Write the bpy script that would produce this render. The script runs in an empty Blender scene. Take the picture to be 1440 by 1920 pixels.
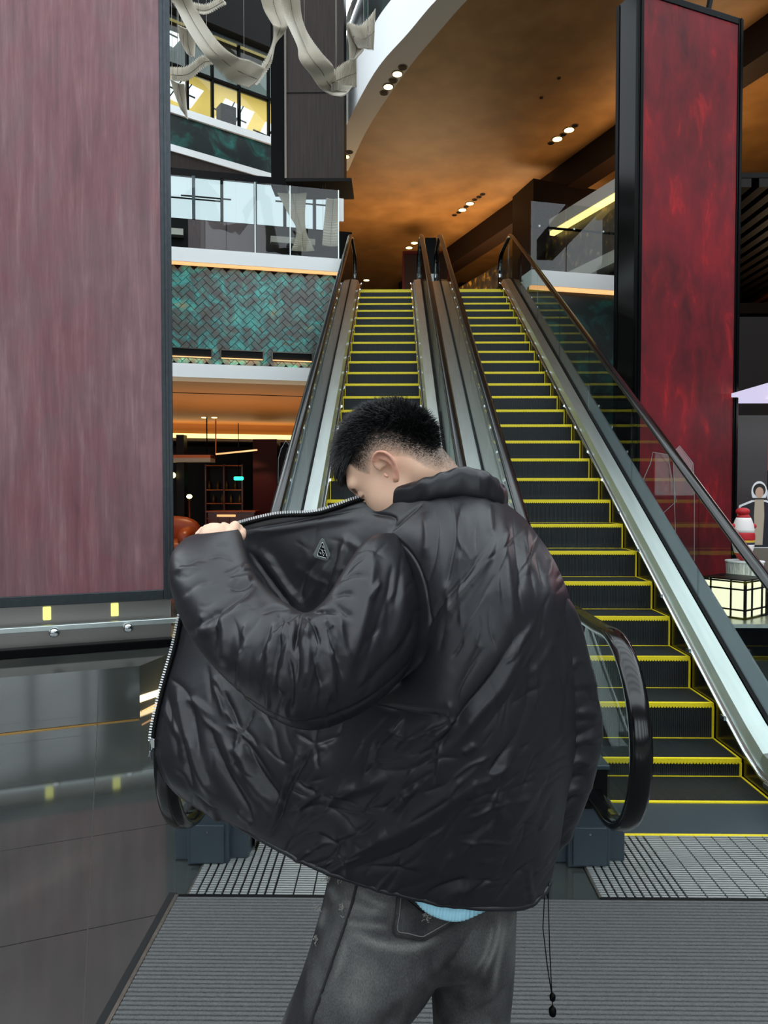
import bpy, bmesh, math, random
import numpy as np
from mathutils import Vector, Matrix

random.seed(7); np.random.seed(7)
scene = bpy.context.scene
COL = scene.collection
R = math.radians

# ------------------------------------------------------------------ camera
FPX = 1331.0
CAM = Vector((0.0, 0.0, 1.70))
cam_d = bpy.data.cameras.new('camera')
cam_o = bpy.data.objects.new('camera', cam_d); COL.objects.link(cam_o)
cam_o.location = CAM
cam_o.rotation_euler = (R(90 - 1.6), 0, R(0.775))
cam_d.sensor_fit = 'VERTICAL'; cam_d.sensor_height = 36.0; cam_d.lens = 36.0 * FPX / 1920.0
cam_d.clip_start = 0.05; cam_d.clip_end = 300
scene.camera = cam_o
CROT = cam_o.rotation_euler.to_matrix()

# ------------------------------------------------------------------ world, exposure
scene.view_settings.view_transform = 'Standard'
scene.view_settings.look = 'None'
scene.view_settings.gamma = 1.0
scene.view_settings.use_curve_mapping = False
scene.view_settings.exposure = 0.75
scene.cycles.transparent_max_bounces = 32
wd = bpy.data.worlds.new('overcast_sky'); scene.world = wd; wd.use_nodes = True
bgn = wd.node_tree.nodes['Background']
bgn.inputs[0].default_value = (0.86, 0.95, 1.0, 1); bgn.inputs[1].default_value = 1.9

def area_light(name, loc, size, power, color, aim, size_y=None, spread=180):
    d = bpy.data.lights.new(name, 'AREA'); d.energy = power; d.color = color
    d.shape = 'RECTANGLE' if size_y else 'SQUARE'; d.size = size
    if size_y: d.size_y = size_y
    d.spread = R(spread)
    o = bpy.data.objects.new(name, d); COL.objects.link(o); o.location = loc
    o.rotation_euler = (Vector(aim) - Vector(loc)).to_track_quat('-Z', 'Y').to_euler()
    return o
def spot_light(name, loc, power, color, aim, angle=80, blend=0.6, rad=0.05):
    d = bpy.data.lights.new(name, 'SPOT'); d.energy = power; d.color = color
    d.spot_size = R(angle); d.spot_blend = blend; d.shadow_soft_size = rad
    o = bpy.data.objects.new(name, d); COL.objects.link(o); o.location = loc
    o.rotation_euler = (Vector(aim) - Vector(loc)).to_track_quat('-Z', 'Y').to_euler()
    return o
WARM = (1.0, 0.68, 0.36)

# ------------------------------------------------------------------ helpers
def W(px, py, Y):
    d = CROT @ Vector(((px - 720) / FPX, (960 - py) / FPX, -1.0))
    return CAM + d * (Y / d.y)
def proj(P):
    """(n,3) world -> (n,2) pixels of the 1440x1920 frame"""
    M = np.array(CROT).T
    q = (np.asarray(P) - np.array(CAM)) @ M.T
    return np.stack([720 + FPX * q[:, 0] / -q[:, 2], 960 - FPX * q[:, 1] / -q[:, 2]], 1)

def tag(o, label=None, cat=None, group=None, kind=None):
    if label: o['label'] = label
    if cat: o['category'] = cat
    if group: o['group'] = group
    if kind: o['kind'] = kind
    return o
def empty(name, loc=(0, 0, 0), rz=0, label=None, cat=None, group=None, kind=None):
    o = bpy.data.objects.new(name, None); COL.objects.link(o)
    o.location = loc; o.rotation_euler = (0, 0, rz); o.empty_display_size = 0.1
    return tag(o, label, cat, group, kind)

class MB:
    def __init__(s): s.v = []; s.f = []
    def add(s, vs, fs):
        n = len(s.v); s.v += [tuple(v) for v in vs]; s.f += [tuple(i + n for i in f) for f in fs]; return s
    def box(s, a, b):
        x0, y0, z0 = a; x1, y1, z1 = b
        return s.hexa([(x0, y0, z0), (x1, y0, z0), (x1, y1, z0), (x0, y1, z0)], [(x0, y0, z1), (x1, y0, z1), (x1, y1, z1), (x0, y1, z1)])
    def hexa(s, lo, hi):
        return s.add(list(lo) + list(hi), [(3, 2, 1, 0), (4, 5, 6, 7), (0, 1, 5, 4), (1, 2, 6, 5), (2, 3, 7, 6), (3, 0, 4, 7)])
    def prism(s, poly, z0, z1):
        n = len(poly)
        vs = [(x, y, z0) for x, y in poly] + [(x, y, z1) for x, y in poly]
        return s.add(vs, [tuple(range(n))[::-1], tuple(range(n, 2 * n))] + [(i, (i + 1) % n, n + (i + 1) % n, n + i) for i in range(n)])
    def extrude(s, pts, d):
        """closed polygon of 3-D points, pushed along vector d"""
        n = len(pts); d = Vector(d)
        vs = [Vector(p) for p in pts] + [Vector(p) + d for p in pts]
        return s.add(vs, [tuple(range(n))[::-1], tuple(range(n, 2 * n))] + [(i, (i + 1) % n, n + (i + 1) % n, n + i) for i in range(n)])
    def bar(s, p, q, w, h, up=(0, 0, 1)):
        p = Vector(p); q = Vector(q); d = (q - p).normalized(); u = Vector(up)
        r = d.cross(u)
        if r.length < 1e-4: r = d.cross(Vector((1, 0, 0)))
        r.normalize(); u = r.cross(d)
        c = [r * (w / 2) * a + u * (h / 2) * b for a, b in ((-1, -1), (1, -1), (1, 1), (-1, 1))]
        return s.hexa([p + k for k in c], [q + k for k in c])
    def tube(s, pts, rad, n=8, caps=True, closed=False):
        pts = [Vector(p) for p in pts]; m = len(pts)
        rad = rad if hasattr(rad, '__len__') else [rad] * m
        vs = []; prev = None
        for i, p in enumerate(pts):
            if closed: d = pts[(i + 1) % m] - pts[i - 1]
            else: d = pts[min(i + 1, m - 1)] - pts[max(i - 1, 0)]
            d.normalize()
            if prev is None:
                prev = d.orthogonal().normalized()
            prev = (prev - d * prev.dot(d)).normalized(); b = d.cross(prev)
            for k in range(n):
                a = 2 * math.pi * k / n
                vs.append(p + (prev * math.cos(a) + b * math.sin(a)) * rad[i])
        fs = []
        for i in range(m if closed else m - 1):
            j = (i + 1) % m
            for k in range(n):
                l = (k + 1) % n
                fs.append((i * n + k, i * n + l, j * n + l, j * n + k))
        if caps and not closed:
            fs += [tuple(range(n))[::-1], tuple(range((m - 1) * n, m * n))]
        return s.add(vs, fs)
    def cyl(s, p, q, r, n=16, r2=None): return s.tube([p, q], [r, r if r2 is None else r2], n)
    def disc(s, c, r, nrm=(0, 0, -1), n=16, th=0.01):
        c = Vector(c); d = Vector(nrm).normalized() * th
        return s.cyl(c, c + d, r, n)
    def mesh(s, name, smooth=False):
        me = bpy.data.meshes.new(name); me.from_pydata([tuple(v) for v in s.v], [], s.f); me.update()
        if smooth: me.polygons.foreach_set('use_smooth', [True] * len(me.polygons))
        return me
    def build(s, name, mat, parent=None, smooth=False, bevel=0, label=None, cat=None, group=None, kind=None):
        o = bpy.data.objects.new(name, s.mesh(name, smooth)); COL.objects.link(o)
        if mat: o.data.materials.append(mat)
        if bevel:
            m = o.modifiers.new('bevel', 'BEVEL'); m.width = bevel; m.segments = 2; m.limit_method = 'ANGLE'
        if parent: o.parent = parent
        return tag(o, label, cat, group, kind)
def link_mesh(name, me, parent=None, loc=(0, 0, 0)):
    o = bpy.data.objects.new(name, me); COL.objects.link(o); o.location = loc
    if parent: o.parent = parent
    return o

# ------------------------------------------------------------------ materials
def new_mat(name):
    m = bpy.data.materials.new(name); m.use_nodes = True
    return m, m.node_tree, m.node_tree.nodes['Principled BSDF']
def rgb(h):
    c = [int(h[i:i + 2], 16) / 255 for i in (0, 2, 4)]
    return tuple(((x / 12.92) if x < 0.04045 else ((x + 0.055) / 1.055) ** 2.4) for x in c) + (1,)
def C(c): return rgb(c) if isinstance(c, str) else (tuple(c) + (1,))[:4]
def plain(name, col, rough=0.5, metal=0.0, spec=0.5, coat=0.0, emit=None, estr=0.0, var=0.0, vscale=8.0, bump=0.0, bscale=60.0, stretch=(1, 1, 1), sss=0.0):
    m, nt, b = new_mat(name)
    b.inputs['Base Color'].default_value = C(col); b.inputs['Roughness'].default_value = rough
    b.inputs['Metallic'].default_value = metal; b.inputs['Specular IOR Level'].default_value = spec
    b.inputs['Coat Weight'].default_value = coat
    if sss: b.inputs['Subsurface Weight'].default_value = sss; b.inputs['Subsurface Radius'].default_value = (0.012, 0.004, 0.002)
    if emit: b.inputs['Emission Color'].default_value = C(emit); b.inputs['Emission Strength'].default_value = estr
    if var or bump:
        g = nt.nodes.new('ShaderNodeNewGeometry'); mp = nt.nodes.new('ShaderNodeMapping'); mp.inputs['Scale'].default_value = stretch
        nt.links.new(g.outputs['Position'], mp.inputs[0])
    if var:
        n = nt.nodes.new('ShaderNodeTexNoise'); n.inputs['Scale'].default_value = vscale; n.inputs['Detail'].default_value = 5
        nt.links.new(mp.outputs[0], n.inputs['Vector'])
        r = nt.nodes.new('ShaderNodeMapRange'); r.inputs[1].default_value = 0.3; r.inputs[2].default_value = 0.7
        r.inputs[3].default_value = 1 - var; r.inputs[4].default_value = 1 + var
        nt.links.new(n.outputs[0], r.inputs[0])
        mx = nt.nodes.new('ShaderNodeMix'); mx.data_type = 'RGBA'; mx.blend_type = 'MULTIPLY'; mx.inputs[0].default_value = 1
        mx.inputs[6].default_value = C(col); nt.links.new(r.outputs[0], mx.inputs[7])
        nt.links.new(mx.outputs[2], b.inputs['Base Color'])
    if bump:
        n2 = nt.nodes.new('ShaderNodeTexNoise'); n2.inputs['Scale'].default_value = bscale; n2.inputs['Detail'].default_value = 4
        nt.links.new(mp.outputs[0], n2.inputs['Vector'])
        bp = nt.nodes.new('ShaderNodeBump'); bp.inputs['Strength'].default_value = bump; bp.inputs['Distance'].default_value = 0.02
        nt.links.new(n2.outputs[0], bp.inputs['Height']); nt.links.new(bp.outputs[0], b.inputs['Normal'])
    return m
def ramp_noise(name, stops, scale, stretch=(1, 1, 1), detail=6, rough=0.4, metal=0.0, distortion=0.0, coat=0.0, bump=0.0, nrough=0.55, stops2=None, scale2=3.0, stretch2=(1, 1, 1), mixf=0.5, spec=0.5):
    m, nt, b = new_mat(name)
    g = nt.nodes.new('ShaderNodeNewGeometry')
    def layer(st, sc, sr, dt, ds):
        mp = nt.nodes.new('ShaderNodeMapping'); mp.inputs['Scale'].default_value = sr
        nt.links.new(g.outputs['Position'], mp.inputs[0])
        n = nt.nodes.new('ShaderNodeTexNoise'); n.inputs['Scale'].default_value = sc; n.inputs['Detail'].default_value = dt
        n.inputs['Distortion'].default_value = ds; n.inputs['Roughness'].default_value = nrough
        nt.links.new(mp.outputs[0], n.inputs['Vector'])
        r = nt.nodes.new('ShaderNodeValToRGB'); e = r.color_ramp.elements
        while len(e) < len(st): e.new(0.5)
        for k, (p, c) in enumerate(st): e[k].position = p; e[k].color = C(c)
        nt.links.new(n.outputs[0], r.inputs[0]); return r, n
    r1, n1 = layer(stops, scale, stretch, detail, distortion); out = r1.outputs[0]
    if stops2:
        r2, n2 = layer(stops2, scale2, stretch2, 4, 0.3)
        mx = nt.nodes.new('ShaderNodeMix'); mx.data_type = 'RGBA'; mx.inputs[0].default_value = mixf
        nt.links.new(out, mx.inputs[6]); nt.links.new(r2.outputs[0], mx.inputs[7]); out = mx.outputs[2]
    nt.links.new(out, b.inputs['Base Color'])
    b.inputs['Roughness'].default_value = rough; b.inputs['Metallic'].default_value = metal; b.inputs['Coat Weight'].default_value = coat; b.inputs['Specular IOR Level'].default_value = spec
    if bump:
        bp = nt.nodes.new('ShaderNodeBump'); bp.inputs['Strength'].default_value = bump; bp.inputs['Distance'].default_value = 0.01
        nt.links.new(n1.outputs[0], bp.inputs['Height']); nt.links.new(bp.outputs[0], b.inputs['Normal'])
    return m
def glass_mat(name, tint=(0.9, 0.96, 0.94), ior=1.5, rough=0.0, gain=1.0):
    m = bpy.data.materials.new(name); m.use_nodes = True; nt = m.node_tree; nt.nodes.clear()
    out = nt.nodes.new('ShaderNodeOutputMaterial'); t = nt.nodes.new('ShaderNodeBsdfTransparent'); t.inputs[0].default_value = tint + (1,)
    gl = nt.nodes.new('ShaderNodeBsdfGlossy'); gl.inputs['Roughness'].default_value = rough
    fr = nt.nodes.new('ShaderNodeFresnel'); fr.inputs[0].default_value = ior
    mu = nt.nodes.new('ShaderNodeMath'); mu.operation = 'MULTIPLY'; mu.inputs[1].default_value = gain; mu.use_clamp = True
    mx = nt.nodes.new('ShaderNodeMixShader'); ge = nt.nodes.new('ShaderNodeNewGeometry')
    bf = nt.nodes.new('ShaderNodeMath'); bf.operation = 'SUBTRACT'; bf.inputs[0].default_value = 1.0; nt.links.new(ge.outputs['Backfacing'], bf.inputs[1])
    m2 = nt.nodes.new('ShaderNodeMath'); m2.operation = 'MULTIPLY'; nt.links.new(mu.outputs[0], m2.inputs[0]); nt.links.new(bf.outputs[0], m2.inputs[1])
    nt.links.new(fr.outputs[0], mu.inputs[0]); nt.links.new(m2.outputs[0], mx.inputs[0])
    nt.links.new(t.outputs[0], mx.inputs[1]); nt.links.new(gl.outputs[0], mx.inputs[2]); nt.links.new(mx.outputs[0], out.inputs[0])
    return m
def emis(name, col, s): return plain(name, (0.02, 0.02, 0.02), 0.6, emit=col, estr=s)

M = {}
M['floor'] = ramp_noise('polished_dark_stone', [(0.3, '2b2f2d'), (0.55, '3a3d3a'), (0.75, '4b4a47')], 1.3, (1, 0.5, 1), rough=0.07, distortion=1.2)
M['floor'].node_tree.nodes['Principled BSDF'].inputs['IOR'].default_value = 2.1
M['grout'] = plain('dark_joint', '6e6c66', 0.6)
M['mat'] = plain('ribbed_rubber', '5a5b5b', 0.85, bump=0.5, bscale=300, var=0.15, vscale=120)
M['matgap'] = plain('rubber_groove', '121314', 0.9)
M['trim'] = plain('worn_aluminium_edge', '8f8a80', 0.35, 0.9, var=0.2, vscale=30)
M['steel'] = plain('brushed_steel', 'c4cdcb', 0.32, 1.0, var=0.06, vscale=20, stretch=(1, 0.1, 0.1))
M['steel_dark'] = plain('bronze_steel', '6a635c', 0.25, 1.0)
M['chrome'] = plain('chrome', 'd8dde0', 0.08, 1.0)
M['bluesteel'] = plain('painted_blue_grey_metal', '3a454d', 0.4, 0.3)
M['black'] = plain('black_lacquer', '060708', 0.3, spec=.05)
M['grate'] = plain('worn_aluminium_bars', 'b4b7b6', 0.42, 0.6)
M['blackm'] = plain('matt_black', '09090a', 0.6, spec=.15)
M['rubber'] = plain('glossy_black_handrail', '08090a', 0.16)
M['yellow'] = plain('yellow_step_edge', 'e2cc18', 0.5, var=0.15, vscale=200)
M['glass'] = glass_mat('balustrade_glass', (0.86, 0.9, 0.88), 1.5, 0.0, 0.95)
M['acrylic'] = glass_mat('clear_acrylic', (0.95, 0.96, 0.96), 1.45, 0.02, 1.6)
M['white'] = plain('white_painted_fascia', 'eceeee', 0.5)
M['offwhite'] = plain('pale_grey_soffit', 'b9b3aa', 0.6)
M['brown'] = ramp_noise('gold_brown_plaster', [(0.25, '6e4d26'), (0.5, '80592d'), (0.75, '90693b')], 1.6, rough=0.55, detail=8, bump=0.25)
M['tan'] = plain('tan_ceiling', '94602f', 0.6, var=0.06, vscale=1.5)
M['darkwall'] = plain('dark_brown_panel', '140b07', 0.4, spec=.15, var=0.2, vscale=1.5)
M['beam'] = plain('dark_beam', '22140b', 0.6, spec=.15)
M['greywood'] = ramp_noise('grey_wood_veneer', [(0.3, '312b28'), (0.6, '3a3330'), (0.8, '433c38')], 9, (3, 3, 0.15), rough=0.5, spec=.12)
M['gold'] = emis('warm_cove_strip', (1.0, 0.72, 0.22), 1.4)
M['goldlow'] = emis('peach_cove_strip', (1.0, 0.5, 0.2), 0.75)
M['lamp'] = emis('downlight_lens', (1.0, 0.85, 0.32), 3.0)
M['recess_glint'] = emis('recess_glint_glow', (.9, .95, .25), .75)
M['lampoff'] = plain('downlight_off', '4a2e16', 0.5)
M['redpanel'] = ramp_noise('red_lacquer_panel', [(0.3, '3a1216'), (0.46, '5e161b'), (0.58, '78181d'), (0.72, 'c4221e')], 2.6, (1.6, 1.6, 0.6), detail=10, rough=0.55, distortion=0.6, nrough=.62,
                           stops2=[(0.3, '33191b'), (0.5, '661e26'), (0.7, '8c2029')], scale2=0.8, mixf=0.5, bump=0.12, spec=.15)
M['pinkpanel'] = ramp_noise('red_lacquer_panel_sky_sheen', [(0.3, '4e2c2f'), (0.46, '74434a'), (0.56, '87595d'), (0.7, 'a17f80')], 5, (3.2, 3.2, 0.22), detail=12, rough=0.45, distortion=0.25, nrough=.7,
                            stops2=[(0.32, '452c2e'), (0.45, '74434b'), (0.55, '665054'), (0.68, '85646a')], scale2=0.9, stretch2=(1, 1, .6), mixf=0.55, bump=0.5)  # grey-pink stands for sky sheen on the red lacquer, put into the colour
def tile_material():
    return ramp_noise('glazed_teal_tile', [(0.30, '6a6248'), (0.38, '4a4a46'), (0.47, '5a5852'), (0.52, '35726f'), (0.58, '3fb8ae'), (0.64, '55605a'), (0.72, 'c8b068')], 2.1, detail=6, rough=0.28, distortion=1.6, nrough=0.66,
                      stops2=[(0.35, '4a4844'), (0.52, '5c605c'), (0.62, '4ab8ae'), (.72, 'd0b878')], scale2=4.2, mixf=0.38)
M['tile'] = tile_material()
M['tealstone'] = ramp_noise('dark_teal_stone', [(0.35, '0c1413'), (0.5, '10211f'), (0.62, '14504a'), (0.75, '2f8076')], 1.6, detail=6, rough=0.35, distortion=1.0)
M['goldstone'] = ramp_noise('gold_flecked_stone', [(0.4, '17120c'), (0.58, '33260f'), (0.68, '7a5c22'), (0.78, 'a07c34')], 6, detail=8, rough=0.4)
M['step'] = None
def step_material():
    m, nt, b = new_mat('ribbed_step_metal')
    b.inputs['Base Color'].default_value = C('1d2123'); b.inputs['Roughness'].default_value = 0.5; b.inputs['Metallic'].default_value = 0.4
    g = nt.nodes.new('ShaderNodeNewGeometry'); sx = nt.nodes.new('ShaderNodeSeparateXYZ'); nt.links.new(g.outputs['Position'], sx.inputs[0])
    mu = nt.nodes.new('ShaderNodeMath'); mu.operation = 'MULTIPLY'; mu.inputs[1].default_value = 2 * math.pi / 0.0125; nt.links.new(sx.outputs[0], mu.inputs[0])
    sn = nt.nodes.new('ShaderNodeMath'); sn.operation = 'SINE'; nt.links.new(mu.outputs[0], sn.inputs[0])
    mr = nt.nodes.new('ShaderNodeMapRange'); mr.inputs[1].default_value = -0.6; mr.inputs[2].default_value = 0.6; nt.links.new(sn.outputs[0], mr.inputs[0])
    rp = nt.nodes.new('ShaderNodeMix'); rp.data_type = 'RGBA'; rp.inputs[6].default_value = C('0c0e0f'); rp.inputs[7].default_value = C('2b3134')
    nt.links.new(mr.outputs[0], rp.inputs[0]); nt.links.new(rp.outputs[2], b.inputs['Base Color'])
    bp = nt.nodes.new('ShaderNodeBump'); bp.inputs['Strength'].default_value = 0.6; bp.inputs['Distance'].default_value = 0.004
    nt.links.new(mr.outputs[0], bp.inputs['Height']); nt.links.new(bp.outputs[0], b.inputs['Normal'])
    return m
M['step'] = step_material()

# ================================================================== STRUCTURE
TH = R(22)
T2 = Vector((math.cos(TH), math.sin(TH), 0))        # along the pillars' faces, receding to the right
N2 = Vector((-math.sin(TH), math.cos(TH), 0))       # away from the camera
def slab(name, pts, z0, z1, mat, **k): return MB().prism(pts, z0, z1).build(name, mat, **k)

# floor: base slab and separate polished tiles laid on the rotated grid
fl = slab('floor', [(-16, -12), (16, -12), (16, 32), (-16, 32)], -0.12, -0.008, M['grout'], label='dark polished stone floor of the hall', cat='floor', kind='structure')
tw, tdp, gap = 1.6, 0.8, 0.0022
tile_me = MB().box((gap, gap, -0.008), (tw - gap, tdp - gap, 0)).mesh('floor_tile'); tile_me.materials.append(M['floor'])
anc = Vector((-1.19, 2.70, 0))
for i in range(-8, 8):
    for j in range(-5, 14):
        p = anc + T2 * (i * tw) + N2 * (j * tdp)
        c = p + T2 * tw / 2 + N2 * tdp / 2
        if -7 < c.x < 7.5 and -1.5 < c.y < 11.5:
            o = link_mesh('tile', tile_me, fl, p); o.rotation_euler = (0, 0, TH)
far_me = slab('floor_far', [(-15, 11.2), (15, 11.2), (15, 31), (-15, 31)], -0.006, -0.001, M['floor'], label='dark polished floor running back under the mezzanine', cat='floor', kind='structure')

# rubber entrance mat with ribs, metal edge
mat_o = empty('entrance_mat', (0, 1.5, 0), label='grey ribbed rubber mat on the floor in front of the escalators', cat='mat')
def local(mb, o):
    org = o if isinstance(o, Vector) else o.location; mb.v = [tuple(Vector(v) - org) for v in mb.v]; return mb
mb = MB(); y = 2.905; xa, xb = -0.90, 3.6
while y > 0.2:
    mb.add([(xa, y, .006), (xb, y, .006), (xa, y - .003, .014), (xb, y - .003, .014), (xa, y - .0155, .014), (xb, y - .0155, .014), (xa, y - .0185, .006), (xb, y - .0185, .006)],
           [(0, 2, 3, 1), (2, 4, 5, 3), (4, 6, 7, 5)]); y -= 0.021
local(mb, mat_o).build('ribs', M['mat'], mat_o, kind='stuff')
local(MB().box((xa, 0.2, 0.0), (xb, 2.92, .006)), mat_o).build('backing', M['matgap'], mat_o)
local(MB().box((xa - .016, 0.2, 0.0), (xa - .002, 2.92, .014)), mat_o).build('edge_strip', M['trim'], mat_o)
local(MB().box((xa - .05, 0.2, 0.0), (xa - .018, 2.95, .004)), mat_o).build('rubber_border', M['matgap'], mat_o)
for x0, x1 in ((xa, 0.47), (0.86, xb)):
    local(MB().box((x0, 2.906, 0.0), (x1, 2.924, .013)), mat_o).build('front_strip', M['blackm'], mat_o)

# ------------------------------------------------------------------ escalators
RUN, RISE = 0.372, 0.2155
SL = RISE / RUN
YB, ZB = 4.6, 0.33                     # a nosing on the straight incline
def nose_line(Y): return ZB + SL * (Y - YB)
LAND = 5.76
NS = 29
def nosing(n):
    Y = YB + RUN * (n - 2); z = nose_line(Y)
    if n == 0: z = 0.004
    elif n == 1: z = 0.105
    elif n >= 26: z = min(z, [5.50, 5.63, 5.70, 5.72][min(n - 26, 3)])
    return Y, z
step_cache = {}
def offset_path(h, Y0, Y1, n=60):
    """(Y,z) of a line h above the nosing line, levelled off at both landings"""
    out = []
    for i in range(n + 1):
        Y = Y0 + (Y1 - Y0) * i / n
        z = nose_line(Y) + h
        lo, hi = h + 0.005, LAND + h - 0.02
        k = 0.10
        z = lo + 0.5 * ((z - lo) + math.sqrt((z - lo) ** 2 + k * k * 0.6))      # soft max with the lower landing
        z = hi - 0.5 * ((hi - z) + math.sqrt((hi - z) ** 2 + k * k * 0.6))
        out.append((Y, z))
    return out
def loft_yz(paths_xz, mat, name, parent, org, smooth=False):
    """strip surface: list of (x, path) with equal-length paths"""
    mb = MB(); n = len(paths_xz[0][1]); m = len(paths_xz)
    for x, p in paths_xz:
        mb.v += [(x, Y, z) for Y, z in p]
    for i in range(m - 1):
        for j in range(n - 1):
            mb.f.append((i * n + j, (i + 1) * n + j, (i + 1) * n + j + 1, i * n + j + 1))
    local(mb, org); return mb.build(name, mat, parent, smooth)
def handrail_path():
    p = []
    cy, cz, r = 2.93, 0.735, 0.375
    p += [(3.32, 0.365), (3.16, 0.352), (3.04, 0.352)]
    for i in range(0, 19):
        a = -math.pi / 2 - math.pi * i / 18
        p.append((cy + r * math.cos(a), cz + r * math.sin(a) * 1.02))
    H = 0.985
    for Y, z in offset_path(H, 3.05, 14.9, 70): p.append((Y, max(z, cz + r) if Y < 3.6 else z))
    zt = p[-1][1]; cy2 = 15.0; cz2 = zt - 0.36
    for i in range(1, 15):
        a = math.pi / 2 - math.pi * i / 14
        p.append((cy2 + 0.36 * math.cos(a), cz2 + 0.36 * math.sin(a)))
    p.append((14.7, zt - 0.72))
    return p
HP = handrail_path()
def sweep_yz(path, prof, x0):
    """prof: list of (dx, dn) in the cross section, dn outwards from the path (to the left of travel = up)"""
    mb = MB(); n = len(prof); m = len(path)
    for i, (Y, z) in enumerate(path):
        a = path[max(i - 1, 0)]; b = path[min(i + 1, m - 1)]
        d = Vector((b[0] - a[0], b[1] - a[1])).normalized(); nn = Vector((-d.y, d.x))
        for dx, dn in prof: mb.v.append((x0 + dx, Y + nn.x * dn, z + nn.y * dn))
    for i in range(m - 1):
        for k in range(n):
            l = (k + 1) % n
            mb.f.append((i * n + k, i * n + l, (i + 1) * n + l, (i + 1) * n + k))
    mb.f += [tuple(range(n)), tuple(range((m - 1) * n, m * n))[::-1]]
    return mb
def escalator(xc, outer_right, outer_left, label, group):
    E = empty('escalator', (xc, 3.4, 0), label=label, cat='escalator', group=group)
    O = E.location; xl, xr = xc - 0.5, xc + 0.5
    for n in range(NS):
        Y, z = nosing(n); Yn, zn = nosing(n + 1); d = Yn - Y; h = zn - z
        key = (round(d, 3), round(h, 3))
        if key not in step_cache:
            mb = MB()
            mb.hexa([(-.495, 0, -.2), (.495, 0, -.2), (.495, d + .01, -.2), (-.495, d + .01, -.2)], [(-.495, 0, 0), (.495, 0, 0), (.495, d, 0), (-.495, d, 0)])
            if h > 0.01:   # cleated riser of the next step, slightly hollow
                hh = h - .022
                mb.hexa([(-.495, d - .004, -.002), (.495, d - .004, -.002), (.495, d + .03, -.002), (-.495, d + .03, -.002)], [(-.495, d + .012, hh), (.495, d + .012, hh), (.495, d + .03, hh), (-.495, d + .03, hh)])
            ye = MB()
            ye.box((-.497, -.006, -.017), (.497, .018, .004))
            nt_ = 52
            for k in range(nt_):
                x0 = -.497 + .994 * k / nt_
                ye.hexa([(x0 + .005, -.006, -.028), (x0 + .014, -.006, -.028), (x0 + .014, .01, -.028), (x0 + .005, .01, -.028)], [(x0, -.006, -.017), (x0 + .0191, -.006, -.017), (x0 + .0191, .01, -.017), (x0, .01, -.017)])
            ye.box((-.495, d - .016, 0), (.495, d - .008, .003))
            for s in (-1, 1):
                a, b = sorted((s * .497, s * .486)); ye.box((a, .018, 0), (b, d - .02, .004))
                if h > 0.03: ye.box((a, d - .012, .003), (b, d - .002, h - .018))
            m1 = mb.mesh('step'); m1.materials.append(M['step']); m2 = ye.mesh('yellow_edge'); m2.materials.append(M['yellow'])
            step_cache[key] = (m1, m2)
        m1, m2 = step_cache[key]
        s = link_mesh('step', m1, E, (0, Y - O.y, z)); link_mesh('yellow_edge', m2, s)
    # comb plate
    local(MB().box((xl, 3.49, -.03), (xr, 3.85, 0.002)), O).build('comb_plate', M['bluesteel'], E)
    local(MB().box((xl, 3.47, -.01), (xr, 3.492, 0.008)), O).build('comb_edge', M['yellow'], E)
    # slotted floor plate in front of the comb
    base = local(MB().box((xl - .22, 2.925, -.02), (xr + .22, 3.47, .003)), O).build('floor_plate', M['blackm'], E)
    bars = MB(); y = 2.93
    while y < 3.455:
        x = xl - .21
        while x < xr + .2:
            dense = x < xl + .14 or x > xr - .16
            w = .036 if dense else .083
            bars.box((x, y, .002), (x + w - (.010 if dense else .007), y + .0095, .012)); x += w
        y += .018
    local(bars, O).build('grate_bars', M['grate'], base, kind='stuff')
    for xx in (xl - .22, xr + .21):
        local(MB().box((xx, 2.925, .0), (xx + .01, 3.24, .009)), O).build('plate_frame', M['trim'], base)
    # both sides
    for s, e, outer in ((-1, xl, outer_left), (1, xr, outer_right)):
        def X(o): return e + s * o
        Y0, Y1 = 3.3, 15.0
        pth = lambda h: offset_path(h, Y0, Y1)
        loft_yz([(X(.004), pth(-.28)), (X(.004), pth(.05)), (X(.02), pth(.065))], M['steel_dark'], 'skirt_panel', E, O)
        # skirt deflector tube
        prof = [(math.cos(2 * math.pi * k / 8) * .011, math.sin(2 * math.pi * k / 8) * .011) for k in range(8)]
        local(sweep_yz(offset_path(.055, 3.45, 14.6), prof, X(-.004)), O).build('deflector_tube', M['chrome'], E, True)
        for k in range(20):
            bd = MB(); Y = 3.9 + k * .53; z = offset_path(.055, Y, Y, 0 + 1)[0][1]
            bd.box((X(-.02) - .008, Y - .03, z - .012), (X(-.02) + .008, Y + .03, z + .012))
            local(bd, O).build('deflector_clip', M['chrome'], E)
        loft_yz([(X(.02), pth(.065)), (X(.05), pth(.135)), (X(.165), pth(.155)), (X(.17), pth(.14))], M['steel'], 'inner_deck', E, O)
        loft_yz([(X(.17), pth(.165)), (X(.2), pth(.165)), (X(.2), pth(.12))], M['blackm'], 'glass_channel', E, O)
        loft_yz([(X(.2), pth(.12)), (X(outer), pth(.10)), (X(outer), pth(-.95))], M['steel'] if outer < .367 else M['bluesteel'], 'outer_deck', E, O)
        # glass panes
        edges = [2.66, 3.9, 5.3, 6.8, 8.3, 9.8, 11.3, 12.8, 14.2, 15.25]
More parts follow.
